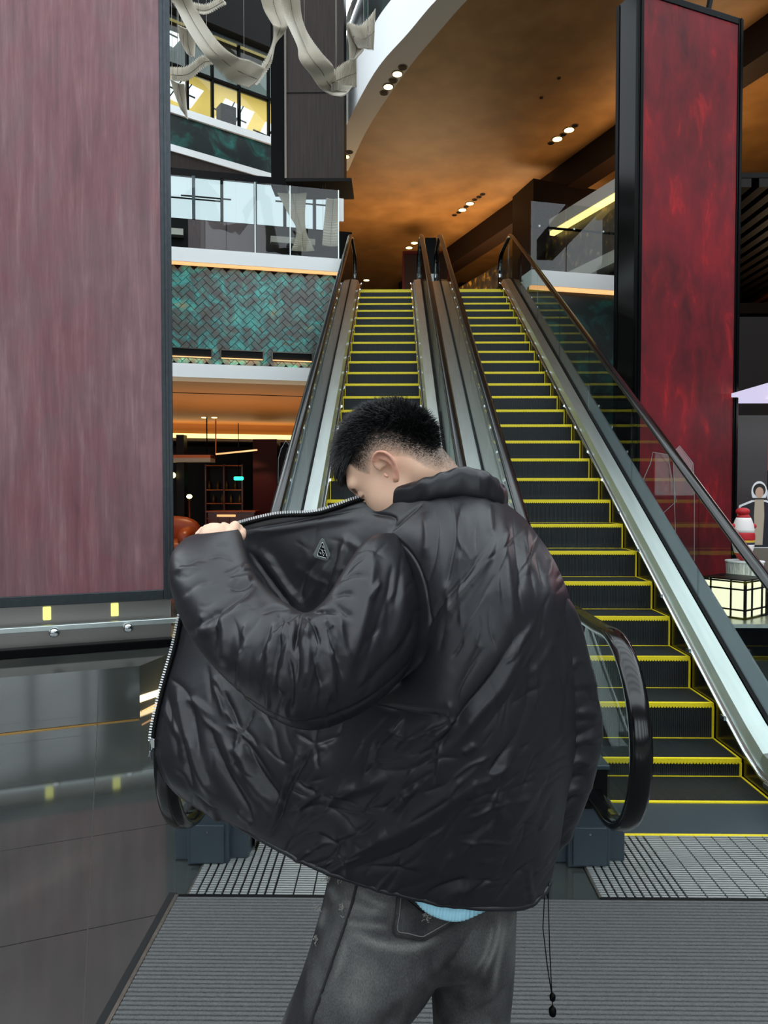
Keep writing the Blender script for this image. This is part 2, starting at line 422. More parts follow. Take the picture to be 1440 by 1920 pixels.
        for a, b in zip(edges[:-1], edges[1:]):
            pane = MB(); k = 14
            top, bot = [], []
            for i in range(k + 1):
                Y = a + .004 + (b - a - .008) * i / k
                zt = offset_path(.955, Y, Y, 1)[0][1]; zb = offset_path(.13, Y, Y, 1)[0][1]
                if Y < 3.3:
                    t = min(1, abs(Y - 2.95) / .34) if Y < 2.95 else 0
                    rr = .35 * math.sqrt(max(0, 1 - t * t)); zt = .735 + rr; zb = max(.36 if Y < 3.1 else .2, .735 - rr)
                top.append((Y, zt)); bot.append((Y, zb))
            loop = bot + top[::-1]
            for xx in (X(.178), X(.19)):
                pane.v += [(xx, Y, z) for Y, z in loop]
            L = len(loop); h2 = k + 1
            for i in range(k):
                q = (i, i + 1, L - 2 - i, L - 1 - i)
                pane.f.append(q); pane.f.append(tuple(L + j for j in q[::-1]))
            for i in range(L): pane.f.append((i, (i + 1) % L, L + (i + 1) % L, L + i))
            local(pane, O).build('glass_pane', M['glass'], E)
        # handrail and the steel track it runs on
        w = .041
        prof = [(-w, -.006), (-w * .96, .012), (-w * .6, .021), (0, .024), (w * .6, .021), (w * .96, .012), (w, -.006), (w * .8, -.013), (w * .4, -.012), (-w * .4, -.012), (-w * .8, -.013)]
        hr2 = sweep_yz(HP, [(a, b) for a, b in prof], X(.184)); local(hr2, O)
        ho = hr2.build('handrail', M['rubber'], E, True)
        tr = sweep_yz(HP[3:-2], [(-.012, -.03), (-.012, -.013), (.012, -.013), (.012, -.03)], X(.184)); local(tr, O)
        tr.build('handrail_track', M['chrome'], ho)
        # newel base: handrail inlet box, front cover, plinth
        nb = MB()
        nb.box((X(.10), 3.18, 0), (X(.29), 3.9, .30)) if s > 0 else nb.box((X(.29), 3.18, 0), (X(.10), 3.9, .30))
        bo = local(nb, O).build('newel_base', M['bluesteel'], E, bevel=.006)
        x0, x1 = sorted((X(.02), X(.36)))
        local(MB().box((x0, 3.22, 0), (x1, 3.95, .20)), O).build('skirt_end', M['bluesteel'], bo, bevel=.008)
        x0, x1 = sorted((X(.12), X(.27)))
        local(MB().box((x0, 3.165, .015), (x1, 3.185, .19)), O).build('front_cover', M['bluesteel'], bo, bevel=.003)
        local(MB().box((x0 - .005, 3.17, .27), (x1 + .005, 3.30, .46)), O).build('handrail_inlet', M['blackm'], bo, bevel=.01)
        local(MB().box((x0 - .01, 3.16, .455), (x1 + .01, 3.62, .475)), O).build('inlet_cap', M['bluesteel'], bo, bevel=.004)
        local(MB().disc(((x0 + x1) / 2, 3.165, .16), .006, (0, -1, 0), 8, .004), O).build('screw', M['chrome'], bo)
    # truss belly
    loft_yz([(xl - outer_left, offset_path(-.95, 3.3, 15)), (xr + outer_right, offset_path(-.95, 3.3, 15))], M['bluesteel'], 'belly_panel', E, O)
    return E
escalator(-0.15, .365, .37, 'escalator straight behind the man, its steps rising above his head', 'pair of escalators')
escalator(1.58, .37, .365, 'escalator beside the dark red pillar, with its lowest steps in view', 'pair of escalators')

# ------------------------------------------------------------------ pillars
def framed_pillar(name, corner, width, thick, z0, z1, matp, fw, label, side=+1, fm=None):
    fm = fm or M['black']
    """corner = front corner; the face runs along T2*side; returns root"""
    root = empty(name, (corner[0], corner[1], 0), math.atan2(T2.y, T2.x), label=label, cat='pillar')
    a, b = (0, width) if side > 0 else (-width, 0)
    MB().box((a + .02, .03, z0 + .02), (b - .02, thick - .03, z1 - .02)).build('core', M['black'], root)
    fr = MB()
    MB().box((a + fw, .012, z0 + fw), (b - fw, .032, z1 - fw)).build('lacquer_panel', matp, root)
    for x0, x1 in ((a, a + fw), (b - fw, b)):
        o = MB().box((x0, 0, z0), (x1, .05, z1)).build('frame_post', fm, root, bevel=.006)
        MB().box((x0 + fw * .35, -.012, z0), (x0 + fw * .62, .0, z1)).build('frame_ridge', fm, o, bevel=.003)
    for zz in (z0, z1 - fw):
        MB().box((a + fw, 0, zz), (b - fw, .05, zz + fw)).build('frame_rail', fm, root, bevel=.006)
    for x0, x1 in ((a, a + .04), (b - .04, b)):
        MB().box((x0, thick - .06, z0), (x1, thick, z1)).build('rear_post', M['black'], root, bevel=.006)
    MB().box((a + .012, .06, z0), (a + .02, thick - .07, z1)).build('side_glass', M['sideglass'], root)
    MB().box((b - .02, .06, z0), (b - .012, thick - .07, z1)).build('side_glass', M['sideglass'], root)
    return root
M['sideglass'] = plain('dark_side_glass', '0d0c0b', 0.12, 0.0, 0.1)
pc = Vector((-1.845, 5.93, 0))
pl = framed_pillar('lacquer_pillar', pc, 2.6, .7, .80, 9.0, M['pinkpanel'], .085, 'tall red lacquer pillar with painted grey-pink sky sheen, in a dark steel frame, at the left edge', side=-1, fm=plain('dark_frame_steel', '343a3e', .35, .6, var=.15, vscale=25))
# recess, foot rail and knobs under the panel
MB().box((-2.5, .10, .42), (-.02, .6, .80)).build('recess_panel', plain('grey_recess_metal', '8d8a86', .35, .7), pl)
MB().box((-2.6, -.02, .40), (.0, .08, .47)).build('base_ledge', M['black'], pl, bevel=.006)
rail = MB().box((-2.6, -.02, .60), (.06, .03, .645)).build('foot_rail', M['steel'], pl, bevel=.006)
for u in (-.37, -.92, -1.5, -2.1):
    kb = MB().tube([(u, -.075, .585), (u, -.05, .59), (u, -.035, .60), (u, .02, .61)], [.026, .042, .03, .02], 14).build('rail_knob', M['chrome'], rail, True)
for u in (-.47, -.98, -1.6):
    MB().box((u - .03, .085, .67), (u + .03, .10, .78)).build('recess_reflection', M['recess_glint'], pl, bevel=.008)  # yellow reflections in the recess metal, drawn as glowing patches
# plinth of polished black stone below
plp = [(-1.90, 5.25), (-1.72, 6.0), (-1.95, 6.9), (-5.2, 5.6), (-4.7, 4.11)]
pnt = MB().prism(plp, .0, .40).build('stone_plinth', M['floor'], label='low polished dark stone plinth under the left red pillar', cat='plinth')
MB().extrude([Vector((-1.905, 5.243, .0)), Vector((-4.7, 4.10, .0)), Vector((-4.7, 4.10, .008)), Vector((-1.905, 5.243, .008))], (.002, -.006, 0)).build('gold_strip', plain('brass_strip', 'c79a55', .3, 1.0), pnt)
MB().bar((-1.895, 5.27, .05), (-1.725, 5.98, .05), .008, .012).build('light_strip', M['goldlow'], pnt)
area_light('plinth_strip_light', (-1.66, 5.6, .06), .6, 1.2, (1, .75, .4), (-1.9, 5.6, .12), .05)

pr = framed_pillar('lacquer_pillar', Vector((2.985, 8.85, 0)), 1.70, .42, .0, 7.86, M['redpanel'], .085, 'tall dark red lacquer pillar in a black frame beyond the escalators')
MB().bar((1.25, .2, 7.8), (1.6, .2, 9.3), .05, .05).build('stay_rod', M['black'], pr)

# ------------------------------------------------------------------ left mezzanine
U = Vector((math.cos(R(13.5)), math.sin(R(13.5)), 0)); V = Vector((-math.sin(R(13.5)), math.cos(R(13.5)), 0))
A0 = Vector((-3.80, 12.0, 0))
def mz(u, v, z): p = A0 + U * u + V * v; return Vector((p.x, p.y, z))
def mzbox(u0, u1, v0, v1, z0, z1):
    return MB().hexa([mz(u0, v0, z0), mz(u1, v0, z0), mz(u1, v1, z0), mz(u0, v1, z0)], [mz(u0, v0, z1), mz(u1, v0, z1), mz(u1, v1, z1), mz(u0, v1, z1)])
U1 = 2.92
wl = mzbox(-3.5, U1, .05, .35, 3.72, 5.60).build('wall_mezzanine', M['blackm'], label='mezzanine front wall clad in teal herringbone tiles', cat='wall', kind='structure')
tl, twd = .19, .095
def herr_tile():
    g = .004
    return MB().hexa([(g, 0, g), (tl - g, 0, g), (tl - g, .03, g), (g, .03, g)], [(g, 0, twd - g), (tl - g, 0, twd - g), (tl - g, .03, twd - g), (g, .03, twd - g)])
htm = herr_tile().mesh('tile'); htm.materials.append(M['tile'])
c45 = math.cos(math.pi / 4)
cnt = 0
for ix in range(-60, 60):
    for iy in range(-60, 60):
        md = (ix - iy) % 4
        if md not in (0, 3): continue
        a, b = ix * twd, iy * twd
        if md == 0: ca, cb, ang = a + tl / 2, b + twd / 2, 0
        else: ca, cb, ang = a + twd / 2, b + tl / 2, math.pi / 2
        u = (ca - cb) * c45 + 1.3; z = (ca + cb) * c45 + 4.6
        if not (-.12 < u < U1 - .02 and 3.86 < z < 5.54): continue
        rot = Matrix.Rotation(math.atan2(U.y, U.x), 4, 'Z') @ Matrix.Rotation(-(math.pi / 4 + ang), 4, 'Y')
        ctr = mz(u, .02 + random.uniform(-.004, .004), z)
        o = bpy.data.objects.new('tile', htm); COL.objects.link(o); o.parent = wl
        o.matrix_local = Matrix.Translation(ctr) @ rot @ Matrix.Translation((-tl / 2, 0, -twd / 2)); cnt += 1
# vent slots in the tiled wall
for u0, u1 in ((.02, .70), (.87, 1.57), (1.74, 2.42)):
    s = mzbox(u0, u1, -.03, .03, 4.00, 4.125).build('vent_slot', M['blackm'], wl)
    mzbox(u0, u1, -.045, -.02, 3.985, 4.0).build('slot_lip', M['goldlow'], s)
    for q in ((u0 - .02, u0), (u1, u1 + .02)): mzbox(q[0], q[1], -.045, .02, 3.985, 4.14).build('slot_end', M['steel_dark'], s)
    mzbox(u0 - .02, u1 + .02, -.045, .02, 4.125, 4.14).build('slot_hood', M['steel_dark'], s)
mzbox(-3.5, U1 + .02, -.10, .4, 5.57, 5.80).build('trim_1', M['white'], label='white edge band of the left mezzanine floor below the glass', cat='trim', kind='structure')
mzbox(-3.5, U1 + .02, -.08, .0, 5.535, 5.57).build('trim_2', M['goldlow'], label='peach glowing strip under the upper white mezzanine band', cat='trim', kind='structure')
mzbox(-3.5, U1 - .3, -.10, .4, 3.64, 3.87).build('trim_3', M['white'], label='white band along the foot of the teal tiled mezzanine wall', cat='trim', kind='structure')
mzbox(-3.5, 2.88, .4, 9, 5.5, 5.76).build('floor_mezzanine', M['blackm'], label='upper floor slab behind the teal tiled wall', cat='floor', kind='structure')
mzbox(-3.5, 3.4, .3, 9.0, 3.66, 3.74).build('ceiling_low', M['tan'], label='tan lit ceiling below the left mezzanine', cat='ceiling', kind='structure')
for v, z in ((2.0, 3.655),):
    mzbox(-1.5, 3.2, v, v + .05, z - .004, z + .01).build('trim_4', M['blackm'], label='thin dark joint across the tan ceiling', cat='trim', kind='structure')
for k, (px, py) in enumerate(((383, 794), (402, 795))):
    p = W(px, py, 18.6); MB().disc((p.x, p.y, 3.655), .07, (0, 0, -1), 16, .01).build('downlight', M['lamp'], label=('round downlight in the tan ceiling, the one nearer the left pillar', 'round downlight in the tan ceiling, the one nearer the escalator')[k], cat='light', group='pair of tan ceiling downlights')
for u_ in (.36, 1.22, 2.08): area_light('slot_light', mz(u_, -.10, 3.995), 0.6, .55, WARM, mz(u_, .02, 3.88), .04)
# glowing beam and dark bar behind
mzbox(-2.5, 3.2, 8.6, 8.9, 3.30, 3.70).build('wall_tan_drop', M['tan'], label='tan drop panel above the yellow cove beam', cat='wall', kind='structure')
mzbox(-2.5, 3.2, 8.4, 8.7, 3.23, 3.37).build('cove_beam', M['gold'], label='long yellow glowing cove beam under the tan ceiling', cat='light')
mzbox(-2.5, 3.2, 8.35, 9.0, 3.16, 3.235).build('trim_5', M['greywood'], label='grey bar under the yellow cove beam', cat='trim', kind='structure')
mzbox(-4, 3.6, 11.5, 11.7, 0, 3.6).build('wall_bar', M['darkwall'], label='dark brown back wall of the bar lounge', cat='wall', kind='structure')
mzbox(-4, 3.6, 8.9, 11.5, 3.2, 3.3).build('ceiling_bar', M['darkwall'], label='dark ceiling over the bar lounge', cat='ceiling', kind='structure')
area_light('tan_ceiling_wash', mz(1.2, 3.2, 2.0), 4.5, 52, WARM, mz(1.2, 3.22, 4), 3)
area_light('cove_wash', mz(.8, 8.0, 3.0), 5.0, 22, WARM, mz(.8, 8.02, 4.0), .3)

# ------------------------------------------------------------------ bar lounge behind
def P(px, py, Y): return W(px, py, Y)
def pbox(px0, px1, py0, py1, Y, dep):
    a = W(px0, py1, Y); b = W(px1, py0, Y)
    return MB().box((a.x, Y, a.z), (b.x, Y + dep, b.z))
M['maroon'] = plain('dark_maroon_panel', '33090a', .5, spec=.15)
M['leather'] = plain('tan_leather', '8c3d1c', .4, var=.12, vscale=6)
M['wood'] = plain('red_brown_wood', '6b2a12', .3)
a = W(474, 850, 19.5); b = W(519, 850, 19.5)
MB().box((a.x, 19.5, 0), (b.x, 20.1, 3.16)).build('column_lounge', M['maroon'], label='dark maroon square column at the back of the lounge', cat='column', kind='structure')
# sofa
def blob(name, c, r, mat, parent, e=2.6, rz=0):
    """rounded cushion: superellipsoid"""
    mb = MB(); n, m = 20, 12
    def sp(v, p): return math.copysign(abs(v) ** p, v)
    for j in range(m + 1):
        t = -math.pi / 2 + math.pi * j / m
        for i in range(n):
            q = 2 * math.pi * i / n
            mb.v.append((c[0] + r[0] * sp(math.cos(t), 2 / e) * sp(math.cos(q), 2 / e), c[1] + r[1] * sp(math.cos(t), 2 / e) * sp(math.sin(q), 2 / e), c[2] + r[2] * sp(math.sin(t), 2 / e)))
    for j in range(m):
        for i in range(n): mb.f.append((j * n + i, j * n + (i + 1) % n, (j + 1) * n + (i + 1) % n, (j + 1) * n + i))
    o = mb.build(name, mat, parent, True); return o
so = W(330, 1000, 17.5); sof = empty('leather_sofa', (so.x - .3, 17.5, 0), label='tan leather sofa in the lounge behind the pillar', cat='sofa')
blob('seat', (.1, .0, .35), (.85, .45, .2), M['leather'], sof)
blob('arm', (.62, .0, .55), (.22, .5, .3), M['leather'], sof)
blob('back', (.0, .42, .72), (.8, .16, .38), M['leather'], sof)
for dx in (-.6, .7):
    for dy in (-.35, .4): MB().cyl((dx, dy, 0), (dx, dy, .2), .03, 8).build('leg', M['black'], sof)
cu = blob('throw_cushion', (0, 0, 0), (.24, .09, .22), plain('pale_green_cushion', 'a9a27c', .8, var=.3, vscale=12), None)
cu.location = (so.x - .26, 17.1, .78); cu.rotation_euler = (0.25, .5, 0); tag(cu, 'pale green patterned cushion on the tan leather sofa', 'cushion')
# bar counter
a = W(386, 958, 18.6); b = W(474, 958, 18.6)
ct = empty('bar_counter', ((a.x + b.x) / 2, 18.8, 0), label='red-brown wooden bar counter with a lit front', cat='counter')
w = (b.x - a.x)
MB().box((-w / 2, 0, 0), (w / 2, .5, a.z - .05)).build('body', M['wood'], ct)
MB().box((-w / 2 - .04, -.06, a.z - .05), (w / 2 + .04, .56, a.z)).build('top', plain('orange_wood_top', 'a34c1e', .25), ct, bevel=.01)
for k in range(4): MB().box((-w / 2 + .06 + k * w / 4, -.02, .1), (-w / 2 + w / 4 - .04 + k * w / 4, 0, a.z - .12)).build('front_panel', M['wood'], ct)
MB().box((-w * .3, -.03, a.z - .16), (w * .1, -.02, a.z - .10)).build('front_light', M['goldlow'], ct)
# glass cabinet behind the counter, with bottles
a = W(380, 870, 20.6); b = W(450, 940, 20.6)
cab = empty('bar_cabinet', ((a.x + b.x) / 2, 20.9, 0), label='tall dark back-bar cabinet with copper shelves and lit bottles', cat='cabinet')
w = b.x - a.x; zt = a.z
MB().box((-w / 2, .25, 0), (w / 2, .35, zt)).build('back', M['darkwall'], cab)
cop = plain('copper', '9a4a24', .3, .8)
for x in (-w / 2, 0, w / 2): MB().box((x - .02, 0, 0), (x + .02, .25, zt)).build('upright', M['wood'], cab)
for z in (.9, 1.35, 1.75, zt - .05): MB().box((-w / 2, 0, z), (w / 2, .25, z + .03)).build('shelf', cop, cab)
bm_ = plain('amber_bottle', '7a5a20', .15)
for k in range(8):
    x = -w / 2 + .08 + k * w / 8.4; z = 1.38 if k % 2 else 1.78
    MB().tube([(x, .12, z), (x, .12, z + .14), (x, .12, z + .19), (x, .12, z + .25)], [.035, .035, .014, .012], 10).build('liquor_bottle', bm_, None, True,
        label='small amber bottle on the %s shelf of the bar cabinet, %s from the pillar side' % ('middle' if k % 2 else 'upper', ('first', 'second', 'third', 'fourth')[k // 2]), cat='bottle', group='bottles in the bar cabinet').location = (cab.location.x, cab.location.y, 0)
ex = W(447, 897, 20.2)
xs = MB().box((-.14, 0, -.05), (.14, .06, .05)).build('exit_sign', emis('green_sign_light', (.02, .9, .45), 2.2), None, label='small glowing green exit sign above the bar', cat='sign', bevel=.03); xs.location = ex; MB().cyl((0, .03, .05), (0, .03, 3.66 - ex.z), .012, 8).build('rod', M['black'], xs)
hx = W(350, 855, 18.0)
hb = mzbox(0, 0.01, 0, .01, 0, .01)
hang = empty('hanging_shelf', (hx.x, 18.2, hx.z), label='white edged hanging shelf under the lounge ceiling', cat='shelf')
MB().box((-1.0, 0, -.14), (.55, .5, -.04)).build('edge_board', M['offwhite'], hang); MB().box((-1.0, .02, -.04), (.55, .5, .04)).build('copper_top', cop, hang)
for x in (-.8, .4): MB().cyl((x, .25, .04), (x, .25, 3.66 - hx.z), .015, 8).build('hanger', M['black'], hang)
fr = W(440, 848, 18.8); hf = empty('copper_light_bar', (fr.x, 18.8, fr.z), label='slanted copper light bar under the dark lounge ceiling', cat='light')
MB().bar((-.5, 0, -.05), (.6, 0, .06), .04, .04).build('tube', M['goldlow'], hf)
MB().bar((-.5, 0, -.05), (-.5, 0, 3.66 - fr.z), .03, .03).build('drop_rod', cop, hf)
for k, (px, py, Y, s) in enumerate(((322, 891, 18.35, .10), (355, 931, 18.35, .07))):
    c = W(px, py, Y); L = empty('table_lamp', (c.x, Y, 0), label=('warm glowing lamp by the pillar edge in the lounge', 'small glowing lamp low in front of the bar wall')[k], cat='lamp')
    blob('shade', (0, 0, c.z), (s, s, s * .8), M['lamp'], L, 2.2); MB().cyl((0, 0, 0), (0, 0, c.z - s * .5), .02, 8).build('stem', cop, L); MB().cyl((0, 0, 0), (0, 0, .03), .12, 16).build('base', cop, L)
for k, px in enumerate((338,)):
    c = W(px, 900, 18.5 + k * .8); MB().box((c.x - .1, 18.5 + k * .8, 0), (c.x + .1, 18.8 + k * .8, 3.2)).build('wall_lounge_pier', M['wood'] if k else M['darkwall'], label=('dark timber pier in the lounge behind the sofa', 'red-brown timber pier behind the dark lounge pier')[k], cat='pier', kind='structure')
spot_light('lounge_spot', mz(1.5, 6.2, 3.1), 60, WARM, mz(1.6, 7.6, .9), 70)
spot_light('sofa_spot', (so.x + .2, 16.4, 3.0), 90, WARM, (so.x, 17.5, .5), 60)

# ------------------------------------------------------------------ mezzanine glass and its window reflections, built as a wall behind it
gb = empty('glass_balustrade', mz(0, 0, 5.8), 0, label='glass balustrade along the left mezzanine edge', cat='balustrade')
ul = [-1.2, .05, 1.45, 2.05, 2.90]
gb.location = (0, 0, 0); 
for a_, b_ in zip(ul[:-1], ul[1:]):
    mzbox(a_ + .01, b_ - .01, -.02, .0, 5.78, 7.02).build('glass_pane', M['glass'], gb)
for a_ in ul[1:]: mzbox(a_ - .008, a_ + .008, -.03, .01, 5.78, 7.02).build('joint_strip', M['steel'], gb)
mzbox(2.90, 3.0, .02, .05, 6.5, 6.9).build('notice_plate', M['white'], label='small white plate at the end of the mezzanine glass', cat='plate')
# windows reflected in the glass, built as an added glowing wall behind it
ww = empty('wall_window_reflection', (0, 0, 0), label='added wall behind the mezzanine glass standing for windows reflected in it, with maroon dado panels', cat='wall', kind='structure')
vw = 4.2; z0w = 5.76
M['dado'] = plain('maroon_dado', '4a3338', .4)
mzbox(-2.5, 3.9, vw, vw + .15, z0w, 7.86).build('dado_panel', M['blackm'], ww)
for a_, b_, mt in ((.15, 1.0, M['dado']), (1.0, 1.9, M['dado'])): mzbox(a_, b_ - .02, vw - .03, vw, z0w, 7.84).build('dado_panel', mt, ww)
for a_, b_ in ((-.9, .05), (1.98, 3.0)): mzbox(a_, b_, vw - .2, vw - .01, 7.42, 7.56).build('shelf_bracket', M['offwhite'], ww)
mzbox(-2.5, 3.9, vw - .02, vw + .12, 8.80, 8.96).build('head_panel', M['blackm'], ww)
win = emis('reflected_window_glow', (.76, .90, 1.0), .62)
px_ = -1.2
k = 0
for wd_ in (.62, .75, .55, .68, .60, .62, .5):
    mzbox(px_, px_ + wd_, vw + .05, vw + .07, 7.86, 8.80).build('window_reflection', win, ww)
    mzbox(px_ - .07, px_ + .0, vw - .06, vw + .06, 7.85, 8.81).build('mullion', M['black'] if k % 2 else M['bluesteel'], ww)
    px_ += wd_ + .07; k += 1
for a_, b_, z_ in ((-1.2, .9, 1.86), (.0, 1.1, 1.92), (2.1, 3.4, 1.98)): mzbox(a_, b_, vw - .05, vw - .03, z_ + 6.42, z_ + 6.45).build('transom', M['black'], ww)

# ------------------------------------------------------------------ upper left: next storey with tilted fascia, bulkhead
D2 = (Vector((-3.0, 17.5, 0)) - Vector((-5.0, 16.0, 0))).normalized(); E2 = Vector((-D2.y, D2.x, 0)); B0 = Vector((-5.0, 16.0, 0))
def us(u, v, z): p = B0 + D2 * u + E2 * v; return Vector((p.x, p.y, z))
def usbox(u0, u1, v0, v1, z0, z1):
    return MB().hexa([us(u0, v0, z0), us(u1, v0, z0), us(u1, v1, z0), us(u0, v1, z0)], [us(u0, v0, z1), us(u1, v0, z1), us(u1, v1, z1), us(u0, v1, z1)])
UE = 2.55
usbox(-4, UE, 0, .3, 9.45, 10.18).build('wall_upper', M['tealstone'], label='dark teal stone band of the top storey', cat='wall', kind='structure')
usbox(-4, UE, -.06, .3, 10.15, 10.32).build('trim_6', M['white'], label='white strip above the dark teal stone band', cat='trim', kind='structure')
usbox(-4, UE, -.06, .3, 9.30, 9.45).build('trim_7', M['white'], label='white strip below the dark teal stone band', cat='trim', kind='structure')
usbox(-4, UE + .2, -.02, 4, 8.95, 9.30).build('ceiling_upper', M['greywood'], label='grey soffit under the top storey edge', cat='ceiling', kind='structure')
usbox(-4, UE + 1.2, 1.0, 4.5, 8.86, 8.98).build('ceiling_upper_dark', M['blackm'], label='black soffit box above the mezzanine glass', cat='ceiling', kind='structure')
sg = empty('wall_upper_glazing', (0, 0, 0), label='tall glazed front of the top storey with thin dark mullions', cat='wall', kind='structure')
ug = [-.35, .45, 1.05, 1.72, 2.5]
for a_, b_ in zip(ug[:-1], ug[1:]):
    usbox(a_ + .02, b_ - .02, .1, .12, 10.32, 12.3).build('glass_pane', M['glass'], sg)
for a_ in ug: usbox(a_ - .025, a_ + .025, .05, .15, 10.32, 12.3).build('mullion', M['black'], sg)
usbox(-.6, UE, .05, .15, 12.28, 12.38).build('transom', M['steel'], sg)
usbox(-.6, UE, .05, .15, 11.26, 11.32).build('transom', M['black'], sg)
usbox(-.9, UE + .1, -.2, .6, 12.36, 16.5).build('wall_upper_black', M['blackm'], label='black bulkhead above the top storey glazing', cat='wall', kind='structure')
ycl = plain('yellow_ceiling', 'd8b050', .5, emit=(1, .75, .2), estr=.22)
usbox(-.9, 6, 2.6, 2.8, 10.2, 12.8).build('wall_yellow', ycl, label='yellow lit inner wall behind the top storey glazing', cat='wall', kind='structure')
usbox(-.9, 6, 2.4, 2.6, 12.7, 14.8).build('wall_upper_grey', plain('grey_green_wall', '5c6a66', .5), label='grey green upper wall behind the top storey glazing', cat='wall', kind='structure')
skl = emis('skylight_glass', (.85, .95, 1.0), 1.0)
for k, (a_, z_, h_) in enumerate(((.55, 11.8, .55), (2.0, 11.5, .75), (3.2, 11.3, .7), (.1, 13.2, .5), (2.4, 13.2, .6))):
    q = empty('skylight', (0, 0, 0), label='bright skylight opening, %s behind the top storey glazing' % ('lower one next to the pillar', 'lower middle one', 'lower one next to the bulkhead', 'upper one next to the pillar', 'upper one next to the bulkhead')[k], cat='skylight', group='skylights behind the glazing')
    mb = MB(); sh = .35
    mb.hexa([us(a_, 2.32, z_), us(a_ + .85, 2.32, z_ - .1), us(a_ + .85, 2.36, z_ - .1), us(a_, 2.36, z_)], [us(a_ + sh, 2.32, z_ + h_), us(a_ + .85 + sh, 2.32, z_ + h_ - .1), us(a_ + .85 + sh, 2.36, z_ + h_ - .1), us(a_ + sh, 2.36, z_ + h_)])
    mb.build('light_panel', skl, q)
    for t in (.3, .6): MB().bar(us(a_ + .85 * t, 2.3, z_ - .1 * t), us(a_ + sh + .85 * t, 2.3, z_ + h_ - .1 * t), .03, .03).build('glazing_bar', M['greywood'], q)
    MB().bar(us(a_ - .05, 2.3, z_ + h_ * .5), us(a_ + .95, 2.3, z_ + h_ * .5 - .1), .03, .03).build('glazing_bar', M['greywood'], q)
spk = usbox(1.35, 1.75, .3, .6, 10.34, 10.95).build('black_speaker', M['black'], label='small black box behind the top storey glazing', cat='speaker', bevel=.02)
for k in range(2): usbox(1.45 + k * .02, 1.65, .28, .3, 10.42 + .26 * k, 10.58 + .26 * k).build('driver', M['blackm'], spk)
# bulkhead of grey veneer
a = W(538, 335, 14.0); b = W(640, 335, 14.0)
bh = MB().box((a.x, 14.0, a.z), (b.x + .05, 14.8, 13.0)).build('wall_bulkhead', M['greywood'], label='hanging grey wood veneer bulkhead between storeys', cat='wall', kind='structure')
MB().box((a.x - .02, 13.98, a.z - .06), (b.x + .2, 14.85, a.z)).build('underside_panel', M['blackm'], bh)
MB().box((a.x, 13.985, W(538, 175, 14).z), (b.x + .04, 13.999, W(538, 175, 14).z + .012)).build('panel_joint', M['blackm'], bh)
c0 = W(510, 335, 14.2); MB().box((c0.x, 14.1, a.z - .1), (a.x - .05, 14.6, 13.0)).build('edge_post', M['black'], bh)
MB().box((a.x - .04, 13.97, a.z), (a.x, 14.05, 13.0)).build('edge_strip', M['steel_dark'], bh)

# ------------------------------------------------------------------ big gold-brown ceiling with curved white edge
ZC = 9.30
def cr(pts, n):
    P_ = [np.array(p, float) for p in pts]; out = []
    for i in range(len(P_) - 1):
        p0 = P_[max(i - 1, 0)]; p1 = P_[i]; p2 = P_[i + 1]; p3 = P_[min(i + 2, len(P_) - 1)]
        for k in range(n):
            t = k / n
            out.append(0.5 * ((2 * p1) + (-p0 + p2) * t + (2 * p0 - 5 * p1 + 4 * p2 - p3) * t * t + (-p0 + 3 * p1 - 3 * p2 + p3) * t ** 3))
    out.append(P_[-1]); return out
edge = cr([(-1.53, 17.0), (-1.02, 15.05), (-.36, 13.1), (.22, 12.0), (.82, 10.97), (1.6, 10.5), (3.0, 10.2), (6.0, 10.0), (9, 9.9), (12, 9.8)], 8)
inner = cr([(-1.08, 17.0), (-.54, 15.05), (.20, 13.1), (.72, 12.0), (1.28, 10.99), (1.8, 10.8), (3.0, 10.6), (6.0, 10.4), (9, 10.3), (12, 10.2)], 8)
poly = [tuple(p) for p in inner] + [(15, 10.2), (15, 31), (-9, 31), (-9, 24), (-1.2, 17.2)]
MB().prism(poly, ZC, ZC + .1).build('ceiling', M['brown'], label='large gold-brown plaster ceiling above the escalators', cat='ceiling', kind='structure')
n = len(edge)
mb = MB(); mb.v = [(p[0], p[1], ZC - .002) for p in edge] + [(p[0], p[1], ZC - .002) for p in inner] + [(p[0], p[1], ZC + .05) for p in edge] + [(p[0], p[1], ZC + .05) for p in inner]
for i in range(n - 1): mb.f += [(i, n + i, n + i + 1, i + 1), (2 * n + i, 2 * n + i + 1, 3 * n + i + 1, 3 * n + i), (n + i, 3 * n + i, 3 * n + i + 1, n + i + 1)]
mb.f.append((0, n, 3 * n, 2 * n))
mb.build('trim_8', M['offwhite'], label='pale soffit strip with downlights inside the curved white edge', cat='trim', kind='structure')
mb = MB(); out2 = [(p[0] - .25, p[1] - .12) for p in edge]
mb.v = [(p[0], p[1], ZC - .004) for p in edge] + [(p[0] - .0, p[1], ZC + .87) for p in edge] + [(p[0] + .3, p[1] + .1, ZC + .87) for p in edge] + [(p[0] + .3, p[1] + .1, ZC) for p in edge]
for i in range(n - 1):
    for k in range(3): mb.f.append((k * n + i, k * n + i + 1, (k + 1) * n + i + 1, (k + 1) * n + i))
mb.f.append((0, n, 2 * n, 3 * n))
mb.build('trim_9', M['white'], label='sweeping curved white fascia of the upper gallery', cat='trim', kind='structure', smooth=False)
full_edge, full_n = edge, n; edge = edge[:34]; n = len(edge)
mb = MB(); mb.v = [(p[0] + .12, p[1] + .05, ZC + .87) for p in edge] + [(p[0] + .12, p[1] + .05, ZC + 2.2) for p in edge] + [(p[0] + .2, p[1] + .08, ZC + 2.2) for p in edge]
for i in range(n - 1):
    for k in range(2): mb.f.append((k * n + i, k * n + i + 1, (k + 1) * n + i + 1, (k + 1) * n + i))
mb.build('wall_gallery', M['tealstone'], label='teal stone parapet above the curved white fascia', cat='wall', kind='structure')
